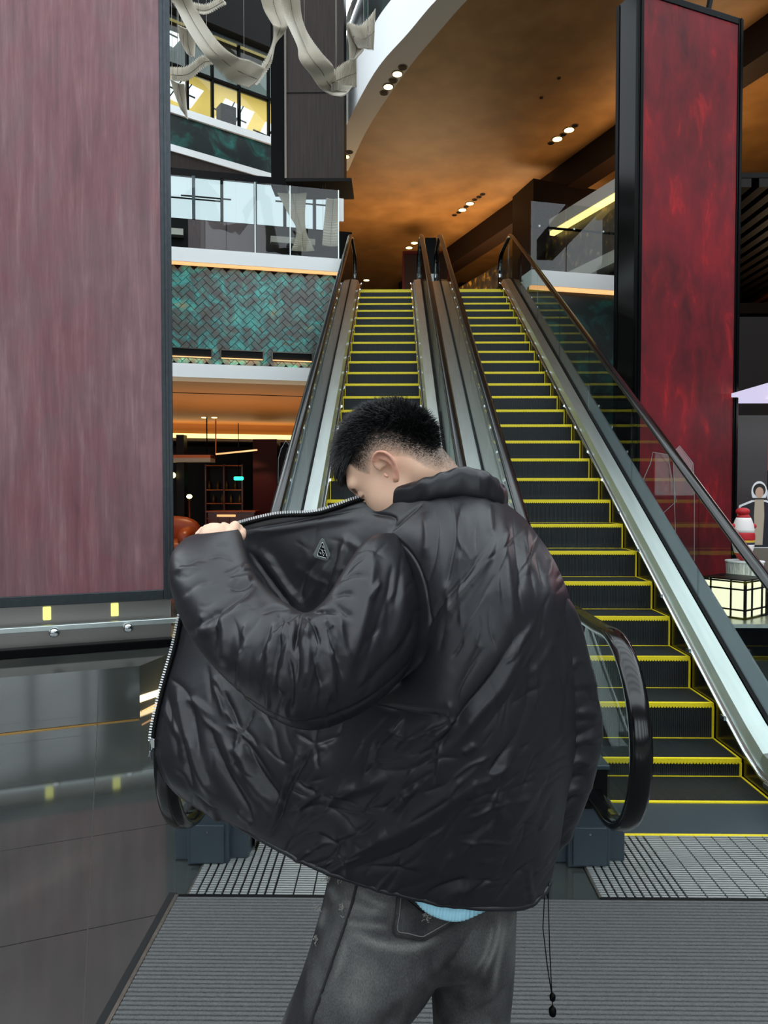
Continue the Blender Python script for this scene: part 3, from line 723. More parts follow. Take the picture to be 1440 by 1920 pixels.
mb = MB(); pts_ = [(p[0] + .05, p[1], ZC + 2.2) for p in edge]; mb.tube(pts_, .05, 6); mb.build('trim_10', M['white'], label='thin white rail above the teal gallery parapet', cat='trim', kind='structure')
def dl(px, py, z, on, r, label, grp):
    d = CROT @ Vector(((px - 720) / FPX, (960 - py) / FPX, -1.0)); t = (z - CAM.z) / d.z; p = CAM + d * t
    o = empty('downlight', (p.x, p.y, z), label=label, cat='light', group=grp)
    MB().tube([(0, 0, .0), (0, 0, -.012)], [r * 1.25, r * 1.2], 18).build('ring', M['lampoff'], o)
    MB().disc((0, 0, -.011), r, (0, 0, -1), 18, .006).build('lens', M['lamp'] if on else M['blackm'], o)
    return p
names = ['the lower bright one by the fascia end', 'the upper bright one by the fascia end', 'the lower bright one midway', 'the upper bright one midway']
for (px, py), nm in zip(((641, 309), (648, 293), (728, 162), (745, 138)), names): dl(px, py, ZC - .003, True, .085, 'downlight in the curved pale soffit, ' + nm, 'soffit downlights')
for (px, py), nm in zip(((638, 318), (655, 285), (720, 174), (737, 151), (755, 126)), ('under the fascia end pair', 'over the fascia end pair', 'under the midway pair', 'between the midway pair', 'over the midway pair')): dl(px, py, ZC - .003, False, .07, 'unlit dark downlight in the curved pale soffit, ' + nm, 'soffit downlights')
for (px, py), nm in zip(((1045, 260), (1067, 243), (867, 393), (881, 381), (767, 464), (777, 455), (687, 525)), ('lower of the pair by the dark beam', 'upper of the pair by the dark beam', 'lower of the pair above the escalators', 'upper of the pair above the escalators', 'lower of the far pair', 'upper of the far pair', 'the farthest single one')): dl(px, py, ZC - .001, True, .1, 'bright downlight in the gold-brown ceiling, ' + nm, 'ceiling downlights')
for k, (px, py) in enumerate(((1033, 268), (1056, 252), (1078, 235), (852, 403), (860, 398), (874, 387), (890, 374), (898, 369), (905, 364))): dl(px, py, ZC - .001, False, .06, 'unlit dark ceiling downlight, number %s of its row by the %s' % (('one', 'two', 'three', 'one', 'two', 'three', 'four', 'five', 'six')[k], 'dark beam pair' if k < 3 else 'far end'), 'ceiling downlights')
for k, (px, py) in enumerate(((1048, 146), (1015, 183))):
    p = dl(px, py, ZC - .001, False, .03, ('small sprinkler head in the gold-brown ceiling, higher one', 'small sprinkler head in the gold-brown ceiling, lower one')[k], 'sprinklers')
# dark dropped beam along the ceiling
G = Vector((-math.sin(R(21.7)), math.cos(R(21.7)), 0)); q0 = Vector((4.61, 14.9, 0)) - G * 9; q1 = Vector((4.61, 14.9, 0)) + G * 12
wv = Vector((G.y, -G.x, 0))
MB().hexa([Vector((*(q0).xy, 8.70)), Vector((*(q0 + wv * .5).xy, 8.70)), Vector((*(q1 + wv * .5).xy, 8.70)), Vector((*q1.xy, 8.70))], [Vector((*(q0).xy, ZC)), Vector((*(q0 + wv * .5).xy, ZC)), Vector((*(q1 + wv * .5).xy, ZC)), Vector((*q1.xy, ZC))]).build('ceiling_beam', M['beam'], label='dark dropped beam crossing the gold-brown ceiling', cat='beam', kind='structure')
# uplight that washes the ceiling from the upper floor
area_light('ceiling_wash', (1.8, 19.5, 6.3), 5, 250, WARM, (1.8, 19.55, ZC), 2.0)
area_light('ceiling_wash_near', (5.4, 14.0, 6.6), 3, 100, WARM, (5.35, 14.0, ZC), 1.5)
# far wall of the upper hall
MB().box((-9, 30, 5.7), (15, 30.3, ZC)).build('wall_far', M['brown'], label='brown end wall of the upper hall', cat='wall', kind='structure')
MB().box((-1.2, 15.3, 5.5), (12, 31, 5.72)).build('floor_upper', M['blackm'], label='upper floor slab behind the escalator tops', cat='floor', kind='structure')
MB().box((-.62, 14.95, 5.45), (2.05, 15.5, 5.715)).build('floor_landing', M['bluesteel'], label='landing plate at the top of the escalators', cat='floor', kind='structure')
# dark cabinets beyond the tops
a = W(755, 470, 20); b = W(785, 470, 20)
k1 = MB().box((a.x, 20, 5.72), (b.x + .25, 20.8, a.z)).build('advertising_column', M['maroon'], label='dark maroon standing panel behind the escalator tops', cat='panel', bevel=.02)
MB().box((a.x + .05, 19.98, 5.9), (b.x + .2, 20, a.z - .12)).build('face_panel', M['darkwall'], k1)
a = W(797, 445, 16.6); b = W(818, 445, 16.6)
k2 = MB().box((a.x, 16.6, 5.72), (b.x, 17.0, a.z)).build('kiosk', M['black'], label='black kiosk with a pale screen between the handrail tops', cat='kiosk', bevel=.02)
MB().box((a.x + .05, 16.58, 6.3), (b.x - .05, 16.6, 6.75)).build('screen', plain('pale_screen', '9fb0b4', .2), k2)
a = W(860, 507, 26); MB().box((a.x, 26, 5.72), (a.x + 4, 26.4, a.z)).build('wall_far_low', M['darkwall'], label='low dark wall at the far end of the upper hall', cat='wall', kind='structure')

# ------------------------------------------------------------------ right upper side
def gp(p, s, o, z): q = Vector(p) + G * s + wv * o; return Vector((q.x, q.y, z))
def gbox(p, s0, s1, o0, o1, z0, z1):
    return MB().hexa([gp(p, s0, o0, z0), gp(p, s0, o1, z0), gp(p, s1, o1, z0), gp(p, s1, o0, z0)], [gp(p, s0, o0, z1), gp(p, s0, o1, z1), gp(p, s1, o1, z1), gp(p, s1, o0, z1)])
RP = (4.32, 14.0, 0)
gbox(RP, -1.7, 9, .05, .3, 6.2, 7.5).build('wall_right_upper', M['goldstone'], label='gold flecked stone wall beyond the right mezzanine glass', cat='wall', kind='structure')
gbox(RP, -1.7, 2.1, -.12, .3, 7.46, 7.72).build('trim_11', M['offwhite'], label='pale beam above the gold flecked wall', cat='trim', kind='structure')
gbox(RP, -1.7, 2.1, -.10, .02, 7.38, 7.46).build('trim_12', M['gold'], label='glowing strip under the pale beam of the gold flecked wall', cat='trim', kind='structure')
gbox(RP, -1.7, 9, -.06, .3, 6.15, 6.40).build('trim_13', M['offwhite'], label='pale band at the foot of the gold flecked wall', cat='trim', kind='structure')
gbox(RP, 2.2, 9, -.05, .0, 6.10, 6.16).build('trim_14', M['gold'], label='thin glowing line at the far end of the gold flecked wall', cat='trim', kind='structure')
c = W(1000, 357, 16.2)
MB().hexa([Vector((c.x, 16.2, 5.7)), Vector((9, 18.5, 5.7)), Vector((9, 19.5, 5.7)), Vector((c.x - .3, 17.2, 5.7))], [Vector((c.x, 16.2, 8.75)), Vector((9, 18.5, 8.75)), Vector((9, 19.5, 8.75)), Vector((c.x - .3, 17.2, 8.75))]).build('wall_right_dark', M['darkwall'], label='tall dark brown wall under the dropped beam', cat='wall', kind='structure')
F0 = Vector((2.50, 13.25, 0))
def rz(u, v, z): p = F0 + U * u + V * v; return Vector((p.x, p.y, z))
def rzbox(u0, u1, v0, v1, z0, z1):
    return MB().hexa([rz(u0, v0, z0), rz(u1, v0, z0), rz(u1, v1, z0), rz(u0, v1, z0)], [rz(u0, v0, z1), rz(u1, v0, z1), rz(u1, v1, z1), rz(u0, v1, z1)])
rzbox(0, 3.2, -.10, .35, 5.50, 5.78).build('trim_15', M['white'], label='white edge band of the right mezzanine floor', cat='trim', kind='structure')
rzbox(0, 3.2, -.08, .0, 5.44, 5.50).build('trim_16', M['goldlow'], label='warm glowing strip under the right white mezzanine band', cat='trim', kind='structure')
rzbox(.0, 3.2, .05, .3, 0, 5.46).build('wall_right_mezzanine', M['tealstone'], label='dark teal stone wall under the right mezzanine', cat='wall', kind='structure')
rzbox(0, 3.2, .3, 4, 5.4, 5.72).build('floor_right_mezzanine', M['blackm'], label='upper floor slab of the right mezzanine', cat='floor', kind='structure')
gb2 = empty('glass_balustrade', (0, 0, 0), label='glass balustrade with a dark handrail on the right mezzanine', cat='balustrade')
for a_, b_ in ((.02, .72), (.74, 1.6), (1.62, 2.6), (2.62, 3.2)): rzbox(a_, b_, -.02, .0, 5.76, 7.05).build('glass_pane', M['glass'], gb2)
MB().tube([rz(.05, .06, 6.62), rz(3.2, .06, 6.62)], .025, 8).build('top_rail', M['black'], gb2)
for u in (.2, .9, 1.5, 2.3): MB().cyl(rz(u, 0, 6.62), rz(u, .06, 6.62), .02, 8).build('rail_bracket', M['steel'], gb2)

# ------------------------------------------------------------------ right ground side: slatted ceiling, shop, standee, lantern
sc_ = empty('ceiling_slatted', (4.9, 10.2, 6.0), label='dark slatted ceiling beside the red pillar', cat='ceiling', kind='structure')
slat_me = MB().box((0, 0, 0), (.14, 7.0, .12)).mesh('slat'); slat_me.materials.append(plain('dark_slat', '17110e', .5, spec=.15))
slat_lit = MB().box((0, 0, 0), (.14, 7.0, .12)).mesh('slat'); slat_lit.materials.append(plain('warm_lit_slat', '9a5428', .4))  # same dark slat, with the orange light on it put into the colour
for k in range(17): link_mesh('slat', slat_lit if 13 <= k else slat_me, sc_, (k * .25, 0, 0))
MB().box((-.1, 0, .13), (4.4, 7.0, .2)).build('backing', M['blackm'], sc_)
MB().box((4.3, 0, -1.8), (4.5, 7.0, .2)).build('side_wall', M['darkwall'], sc_)
area_light('slat_cove', (8.9, 13.5, 5.4), .15, 30, WARM, (8.7, 13.5, 6.0), 4)
MB().box((4.1, 11.5, 0), (14, 11.8, 4.5)).build('wall_shop', M['darkwall'], label='dark back wall of the shop beside the red pillar', cat='wall', kind='structure')
MB().box((4.45, 7.5, 2.95), (9, 10.1, 3.0)).build('ceiling_shop', emis('shop_light_panel', (.78, .74, 1.0), .5), label='bright lit ceiling panel of the shop', cat='light')
rb = MB().box((5.95, 11.3, 2.05), (9, 11.49, 2.85)).build('red_lightbox', emis('red_lightbox_face', (.8, .01, .02), .5), label='glowing red lightbox on the shop wall', cat='sign')
MB().box((4.5, 11.2, 0), (5.85, 11.48, 2.9)).build('wall_shop_pier', plain('grey_pier', '46413f', .5), label='grey pier between pillar and red lightbox', cat='pier', kind='structure')
area_light('shop_light', (5.6, 9.2, 2.9), 1.5, 14, (1, .95, .9), (5.0, 8.6, 1), 1.0)
# platform
pf = MB().box((3.1, 7.2, 0), (7.5, 8.75, .36)).build('display_platform', M['black'], label='low black display platform holding the lantern', cat='platform', bevel=.01)
MB().box((3.08, 7.17, .33), (7.52, 8.77, .37)).build('rim', M['steel'], pf)
# lantern
lc = W(1376, 1085, 7.75)
lt = empty('box_lantern', (lc.x, 7.75, .37), R(38), label='glowing square paper lantern with a black grid frame', cat='lantern')
lw, lh = .24, .40
MB().box((-lw + .01, -lw + .01, .02), (lw - .01, lw - .01, lh - .02)).build('paper_shade', emis('lantern_paper', (1.0, .95, .68), .85), lt)
for sx in (-1, 1):
    for sy in (-1, 1): MB().box((sx * lw - .012, sy * lw - .012, 0), (sx * lw + .012, sy * lw + .012, lh)).build('corner_post', M['black'], lt)
for ax in (0, 1):
    for s in (-1, 1):
        for z in (.0, .085, .30, lh - .02):
            a_ = (-lw, s * lw - .008, z); b_ = (lw, s * lw + .008, z + .016)
            if ax: a_ = (a_[1], a_[0], a_[2]); b_ = (b_[1], b_[0], b_[2])
            MB().box(a_, b_).build('grid_bar', M['black'], lt)
        for t in (-.09, .13):
            a_ = (t - .007, s * lw - .008, 0); b_ = (t + .007, s * lw + .008, lh)
            if ax: a_ = (a_[1], a_[0], a_[2]); b_ = (b_[1], b_[0], b_[2])
            MB().box(a_, b_).build('grid_bar', M['black'], lt)
MB().box((-lw, -lw, lh), (lw, lw, lh + .012)).build('top_board', M['black'], lt)
# woven white pot, doll on it
dc = W(1393, 1050, 8.3)
pt = MB().tube([(0, 0, 0), (0, 0, .02), (0, 0, .5), (0, 0, .52)], [.15, .17, .2, .2], 20).build('white_stand', plain('white_woven_stand', 'cfcfca', .7, var=.5, vscale=60, stretch=(1, 1, .15)), None, True, label='round white woven stand under the red and white doll', cat='stand')
pt.location = (dc.x + .02, 8.3, .37)
MB().tube([(0, 0, .52), (0, 0, .535)], [.21, .21], 20).build('rim', M['white'], pt)
dl_o = empty('round_doll', (dc.x, 8.3, .905), label='round red and white doll with a red cap', cat='doll')
dwh = plain('white_plush', 'e8e0dc', .7); drd = plain('red_plush', 'b3141c', .6); dye = plain('yellow_stripe', 'd8b030', .6); dnv = plain('navy_stripe', '1c2040', .6)
def ring_body(z0, z1, mat, nm):
    zs = np.linspace(z0, z1, 6); mb = MB(); mb.tube([(0, 0, z) for z in zs], [max(.004, .125 * math.sqrt(max(0.0, 1 - ((z - .28) / .285) ** 2)) * (1.0 if z < .3 else .97)) for z in zs], 24); mb.build(nm, mat, dl_o, True)
ring_body(.0, .09, drd, 'base_band'); ring_body(.09, .19, dwh, 'lower_body'); ring_body(.19, .215, dnv, 'navy_band'); ring_body(.215, .24, dye, 'yellow_band'); ring_body(.24, .33, drd, 'red_scarf'); ring_body(.33, .50, dwh, 'head'); ring_body(.50, .565, drd, 'cap')
blob('pompom', (-.01, 0, .57), (.075, .075, .045), drd, dl_o, 2.2)
for s in (-1, 1): blob('ear', (s * .12, .0, .40), (.03, .03, .03), drd, dl_o, 2)
# cardboard standees of young men in dark jackets
def standee(px, py_top, Y, label, flip=1, k=1.0):
    c = W(px, py_top, Y); o = empty('cardboard_standee', (c.x, Y, .0), label=label, cat='standee', group='standees by the shop')
    h = c.z
    def fl(pts): return [Vector((flip * a_ * k, 0, h - b_)) for a_, b_ in pts]
    head = [(.105 * math.cos(a_), .125 - .145 * math.sin(a_)) for a_ in np.linspace(-.6, math.pi + .6, 18)]
    sil = [(.10, .24), (.27, .31), (.30, .55), (.27, .9), (.24, 1.0), (.25, h - .04), (-.25, h - .04), (-.24, 1.0), (-.28, .9), (-.30, .55), (-.27, .31), (-.10, .24)]
    MB().extrude(fl(head[::-1] if 0 else head[:1] + head[1:]), (0, .012, 0)).build('head_board', M['white'], o)
    MB().extrude(fl(sil), (0, .012, 0)).build('body_board', M['white'], o)
    def flat(nm, pts, mat, dy): MB().extrude(fl(pts), (0, -.0015, 0)).build(nm, mat, o).location.y = dy
    el = lambda cx, cy, rx, ry: [(cx + rx * math.cos(t), cy + ry * math.sin(t)) for t in np.linspace(0, 2 * math.pi, 20, endpoint=False)]
    skin = plain('printed_skin', 'c9a58c', .6); hairc = plain('printed_hair', '15110f', .5); jk = plain('printed_dark_jacket', '14161c', .6); sh = plain('printed_shirt', 'b5a68f', .6); tr = plain('printed_trousers', '6e6558', .6)
    flat('hair_print', el(0, .10, .085, .09), hairc, -.001)
    flat('face_print', el(0, .135, .056, .075), skin, -.003)
    flat('jacket_print', [(.08, .26), (.25, .33), (.28, .55), (.25, .88), (-.25, .88), (-.28, .55), (-.25, .33), (-.08, .26)], jk, -.001)
    flat('shirt_print', [(.06, .23), (.07, .45), (.05, .85), (-.05, .85), (-.07, .45), (-.06, .23)], sh, -.003)
    flat('trouser_print', [(.22, .89), (.22, h - .07), (-.22, h - .07), (-.22, .89)], tr, -.001)
    MB().box((-.2, -.02, 0), (.2, .28, .03)).build('foot', M['blackm'], o)
    return o
standee(1424, 905, 9.75, 'cardboard standee of a dark haired figure, half behind the doll')
standee(1452, 912, 10.6, 'second cardboard standee cut by the photo edge', -1)

# clear acrylic guard plates beside the handrails
def guard(label, polys, Y, dep=.012):
    g = empty('acrylic_guard', (0, 0, 0), label=label, cat='guard', group='clear guards beside the handrails')
    for pl_ in polys:
        MB().extrude([W(a_, b_, Y) for a_, b_ in pl_], (0, dep, 0)).build('acrylic_plate', M['acrylic'], g)
        loop = [W(a_, b_, Y - .004) for a_, b_ in pl_]
        MB().tube(loop, .003, 5, closed=True).build('polished_edge', M['edgegl'], g)
        lo_ = min(loop, key=lambda v: v.z); MB().bar(Vector((lo_.x, Y + .01, 0)), Vector((lo_.x, Y + .01, lo_.z + .02)), .015, .015).build('mount_post', M['steel_dark'], g)
    return g
M['edgegl'] = plain('acrylic_edge', '98a0a0', .15, 0, .8)
guard('tall clear acrylic guard in front of the dark red pillar', [[(1262, 848), (1274, 836), (1299, 868), (1302, 905), (1302, 1052), (1268, 1055)]], 6.9)
guard('leaning clear acrylic guard behind the taller one at the red pillar', [[(1195, 925), (1220, 868), (1224, 848), (1252, 852), (1268, 940), (1218, 985)]], 7.2)
guard('clear acrylic guard left of the far escalator handrail', [[(521, 930), (522, 860), (527, 842), (536, 826), (548, 842), (552, 930)]], 7.6)

# ------------------------------------------------------------------ hall behind the camera: window wall, roof beams (seen in reflections)
wb = empty('wall_back', (0, 0, 0), label='rear window wall of the hall behind the photographer', cat='wall', kind='structure')
gm = plain('grey_rear_wall', '4a4a4c', .6)
MB().box((-16, -9.3, 0), (16, -9, 1.6)).build('dado', gm, wb); MB().box((-16, -9.3, 5.6), (16, -9, 10)).build('upper_wall', gm, wb)
for k in range(9): MB().box((-16 + k * 4.0 - .45, -9.3, .9), (-16 + k * 4.0 + .45, -9, 5.6)).build('pier', gm, wb)
for k in range(24): MB().box((-16 + k * 1.36, -9.2, .9), (-16 + k * 1.36 + .1, -9.05, 5.6)).build('mullion', M['blackm'], wb)
MB().box((-16.3, -9, 0), (-16, 31, 10)).build('wall_left', gm, label='plain grey side wall far beyond the lounge', cat='wall', kind='structure')
MB().box((16, -9, 0), (16.3, 31, 10)).build('wall_right', gm, label='plain grey side wall far beyond the shop', cat='wall', kind='structure')
MB().box((-16, 31, 0), (16, 31.3, 9)).build('wall_end', M['darkwall'], label='dark end wall of the ground floor', cat='wall', kind='structure')
rb_ = empty('ceiling_roof_beams', (0, 0, 0), label='roof beams of the glazed atrium roof', cat='ceiling', kind='structure')
for k in range(9): MB().box((-16, -9 + k * 3.0, 17), (16, -8.4 + k * 3.0, 17.6)).build('roof_beam', gm, rb_)

# ------------------------------------------------------------------ pleated ribbon sculpture hanging in the atrium
def ribbon_mat():
    m, nt, b = new_mat('white_pleated_fabric'); b.inputs['Base Color'].default_value = C('ebe7df'); b.inputs['Roughness'].default_value = .6
    tr = nt.nodes.new('ShaderNodeBsdfTranslucent'); tr.inputs[0].default_value = C('f0ece4'); tp = nt.nodes.new('ShaderNodeBsdfTransparent')
    m1 = nt.nodes.new('ShaderNodeMixShader'); m1.inputs[0].default_value = .5; m2 = nt.nodes.new('ShaderNodeMixShader'); m2.inputs[0].default_value = .14
    out = nt.nodes['Material Output']
    nt.links.new(b.outputs[0], m1.inputs[1]); nt.links.new(tr.outputs[0], m1.inputs[2]); nt.links.new(m1.outputs[0], m2.inputs[1]); nt.links.new(tp.outputs[0], m2.inputs[2]); nt.links.new(m2.outputs[0], out.inputs[0])
    return m
M['ribbon'] = ribbon_mat()
def cr2(A, n):
    return [np.array(p) for p in cr(A, n)]
def ribbon(st, Y0, label, wave=.25):
    Ps = []
    for k, (ax, ay, bx, by) in enumerate(st):
        y0 = Y0 + wave * math.sin(k * 1.3); y1 = Y0 + wave * math.sin(k * 1.3 + .9)
        Ps.append(np.concatenate([np.array(W(ax, ay, y0)), np.array(W(bx, by, y1))]))
    S = cr2(Ps, 22); base = Vector(S[0][:3]); o = empty('hanging_ribbon', base, label=label, cat='ribbon', group='pleated ribbons hanging in the atrium')
    mb = MB(); w = 9
    for i, q in enumerate(S):
        a_, b_ = Vector(q[:3]), Vector(q[3:]); pl_ = .022 * (1 if i % 2 else -1)
        for k in range(w):
            t = k / (w - 1); p = a_.lerp(b_, t) + Vector((0, pl_ + .05 * math.sin(math.pi * t) , 0)) - base; mb.v.append(tuple(p))
    for i in range(len(S) - 1):
        for k in range(w - 1): mb.f.append((i * w + k, i * w + k + 1, (i + 1) * w + k + 1, (i + 1) * w + k))
    so = mb.build('pleated_band', M['ribbon'], o, False); sd = so.modifiers.new('solid', 'SOLIDIFY'); sd.thickness = .004
    mid = [Vector((np.array(q[:3]) + np.array(q[3:])) / 2) - base + Vector((0, .03, 0)) for q in S[::3]]
    MB().tube(mid, .004, 5).build('spine_wire', M['steel_dark'], o)
    for q in (S[len(S) // 4], S[3 * len(S) // 4]):
        p = Vector(q[:3]) - base; MB().cyl(p, p + Vector((0, 0, 17.0 - q[2])), .003, 5).build('wire', M['steel_dark'], o)
ribbon([(352, -25, 318, -20), (362, 5, 330, 12), (385, 45, 350, 52), (415, 85, 378, 95), (445, 108, 405, 125), (470, 115, 430, 150), (497, 128, 466, 164)], 9.4, 'long white pleated ribbon sweeping down beside the pillar')
ribbon([(482, 160, 470, 148), (508, 120, 499, 108), (516, 82, 512, 74), (533, 60, 513, 48), (541, 40, 510, 44), (538, 18, 494, 16), (530, -22, 486, -16)], 9.8, 'white pleated ribbon rising narrow then fanning out at the top')
ribbon([(562, -22, 524, -16), (564, 20, 532, 28), (575, 58, 557, 85), (602, 98, 562, 112), (624, 124, 583, 140), (628, 140, 600, 164), (636, 158, 620, 176), (660, 162, 640, 179)], 9.2, 'broad white pleated ribbon hanging in front of the grey bulkhead')
ribbon([(620, 136, 622, 172), (645, 118, 648, 166), (668, 106, 669, 162)], 9.3, 'short white ribbon flap at the foot of the broad ribbon', .12)
ribbon([(672, 104, 655, 112), (682, 92, 654, 84), (672, 88, 651, 44), (690, 92, 676, 47), (701, 94, 704, 18)], 9.1, 'small twisted white ribbon beside the curved fascia', .15)
ribbon([(318, -6, 330, 14), (352, 2, 356, 18), (386, 8, 385, 25), (414, -8, 424, 6)], 9.6, 'white ribbon loop at the very top by the pillar', .12)
ribbon([(334, 48, 366, 54), (337, 74, 366, 86), (350, 100, 364, 106)], 9.9, 'small pale ribbon tail hanging under the top loop', .12)
ribbon([(318, 126, 320, 150), (350, 124, 352, 150), (380, 104, 386, 124), (404, 110, 411, 119)], 10.0, 'thin see-through ribbon crossing in front of the mullions', .12)
ribbon([(319, 148, 346, 158), (328, 178, 349, 186), (338, 204, 352, 224)], 9.9, 'lowest white ribbon tail dangling by the pillar frame', .12)
# ribbon reflections in the mezzanine glass, built as two added ribbons behind it
ribbon([(520, 362, 575, 362), (540, 400, 572, 402), (556, 432, 575, 436), (546, 470, 590, 470)], 14.2, 'grey ribbon added behind the mezzanine glass for a reflection in it, the narrower one', .1)
ribbon([(612, 372, 638, 372), (608, 410, 636, 410), (604, 460, 634, 462)], 14.0, 'grey ribbon added behind the end pane of the mezzanine glass for a reflection in it', .1)
# PERSON_BEGIN

# ================================================================== THE MAN
def crs(A, n):
    """Catmull-Rom along axis 0 of array A -> n samples"""
    A = np.asarray(A, float); m = len(A); t = np.linspace(0, m - 1, n); i = np.minimum(t.astype(int), m - 2); f = (t - i)
    f = f.reshape((-1,) + (1,) * (A.ndim - 1))
    ext = np.concatenate([(2 * A[0] - A[1])[None], A, (2 * A[-1] - A[-2])[None]])
    p0, p1, p2, p3 = ext[i], ext[i + 1], ext[i + 2], ext[i + 3]
    return 0.5 * ((2 * p1) + (-p0 + p2) * f + (2 * p0 - 5 * p1 + 4 * p2 - p3) * f ** 2 + (-p0 + 3 * p1 - 3 * p2 + p3) * f ** 3)
def Wn(a): return np.array(W(*a))
def np_mesh(name, verts, faces, mat, parent=None, smooth=True, **k):
    me = bpy.data.meshes.new(name)
    me.vertices.add(len(verts)); me.vertices.foreach_set('co', np.ascontiguousarray(verts, dtype=np.float32).ravel())
    faces = np.asarray(faces, dtype=np.int32); q = faces.shape[1]
    me.loops.add(faces.size); me.loops.foreach_set('vertex_index', faces.ravel())
    me.polygons.add(len(faces)); me.polygons.foreach_set('loop_start', np.arange(0, faces.size, q, dtype=np.int32))
    me.update(calc_edges=True); me.validate()
    if smooth: me.polygons.foreach_set('use_smooth', np.ones(len(me.polygons), dtype=bool))
    o = bpy.data.objects.new(name, me); COL.objects.link(o)
    if mat: me.materials.append(mat)
    if parent: o.parent = parent
    return tag(o, **k)
def grid_normals(G):
    du = np.gradient(G, axis=1); dv = np.gradient(G, axis=0)
    N = np.cross(du, dv); N /= np.linalg.norm(N, axis=2, keepdims=True) + 1e-9
    return N
def fold_field(pix, strokes):
    """strokes: (points, width px, height mm[, kind]) kind g = soft, s = sharp valley"""
    out = np.zeros(len(pix))
    for st in strokes:
        pts, w, a = st[0], st[1], st[2]; kind = st[3] if len(st) > 3 else ('s' if a < 0 else 'g')
        pts = np.array(pts, float)
        if len(pts) > 2: pts = crs(pts, (len(pts) - 1) * 4 + 1)
        lo = pts.min(0) - 3.5 * w; hi = pts.max(0) + 3.5 * w
        sel = np.where((pix[:, 0] > lo[0]) & (pix[:, 0] < hi[0]) & (pix[:, 1] > lo[1]) & (pix[:, 1] < hi[1]))[0]
        if len(sel) == 0: continue
        q = pix[sel]; best = np.full(len(sel), 1e9); bt = np.zeros(len(sel))
        seg = np.linalg.norm(np.diff(pts, axis=0), axis=1); cum = np.concatenate([[0], np.cumsum(seg)]); tot = cum[-1] + 1e-6
        for i in range(len(pts) - 1):
            d = pts[i + 1] - pts[i]; L2 = d @ d + 1e-9
            t = np.clip(((q - pts[i]) @ d) / L2, 0, 1); r = np.linalg.norm(q - (pts[i] + t[:, None] * d), axis=1)
            m = r < best; best[m] = r[m]; bt[m] = (cum[i] + t[m] * seg[i]) / tot
        tp = np.clip(np.minimum(bt, 1 - bt) * 4 + .12, 0, 1)
        if kind == 's': pr = np.exp(-best / w) - .35 * np.exp(-(best / (2.2 * w)) ** 2)
        else: pr = np.exp(-(best / w) ** 2)
        out[sel] += a * tp * pr
    return out / 1000.0
def random_strokes(n, box, ang, sp, ln, w, amp, seed):
    r = np.random.RandomState(seed); S = []
    for _ in range(n):
        c = np.array([r.uniform(box[0], box[2]), r.uniform(box[1], box[3])]); a_ = R(ang + r.normal() * sp); L = r.uniform(*ln)
        d = np.array([math.cos(a_), math.sin(a_)]) * L / 2; b_ = np.array([-d[1], d[0]]) * r.normal() * .15
        S.append(([c - d, c + b_, c + d], r.uniform(*w), r.uniform(*amp) * r.choice([-1, 1], p=[.55, .45])))
    return S

MAN = empty('person', (Wn((800, 1000, 1.47))[0], 1.47, 0), label='man seen from behind in a black puffer jacket and washed black jeans, head bowed', cat='person')
OFF = np.array(MAN.location)

# --- materials
def nylon(name, col, rough):
    m, nt, b = new_mat(name)
    b.inputs['Base Color'].default_value = C(col); b.inputs['Roughness'].default_value = rough
    b.inputs['Specular IOR Level'].default_value = .45
    g = nt.nodes.new('ShaderNodeNewGeometry'); n = nt.nodes.new('ShaderNodeTexNoise'); n.inputs['Scale'].default_value = 28; n.inputs['Detail'].default_value = 2; n.inputs['Distortion'].default_value = .6
    nt.links.new(g.outputs['Position'], n.inputs['Vector'])
    bp = nt.nodes.new('ShaderNodeBump'); bp.inputs['Strength'].default_value = .07; bp.inputs['Distance'].default_value = .01
    nt.links.new(n.outputs[0], bp.inputs['Height']); nt.links.new(bp.outputs[0], b.inputs['Normal'])
    return m
M['nylon'] = nylon('black_nylon', '1b1b20', .37)
M['skin'] = None
def skin_mat():
    m, nt, b = new_mat('skin')
    b.inputs['Roughness'].default_value = .5; b.inputs['Subsurface Weight'].default_value = .25; b.inputs['Subsurface Radius'].default_value = (.01, .004, .002)
    at = nt.nodes.new('ShaderNodeAttribute'); at.attribute_name = 'tint'
    nt.links.new(at.outputs['Color'], b.inputs['Base Color'])
    return m
M['skin'] = skin_mat()
M['hair'] = plain('black_hair', '0a0a0b', .45)
M['fadehair'] = plain('short_fade_hair', '1c1917', .6)

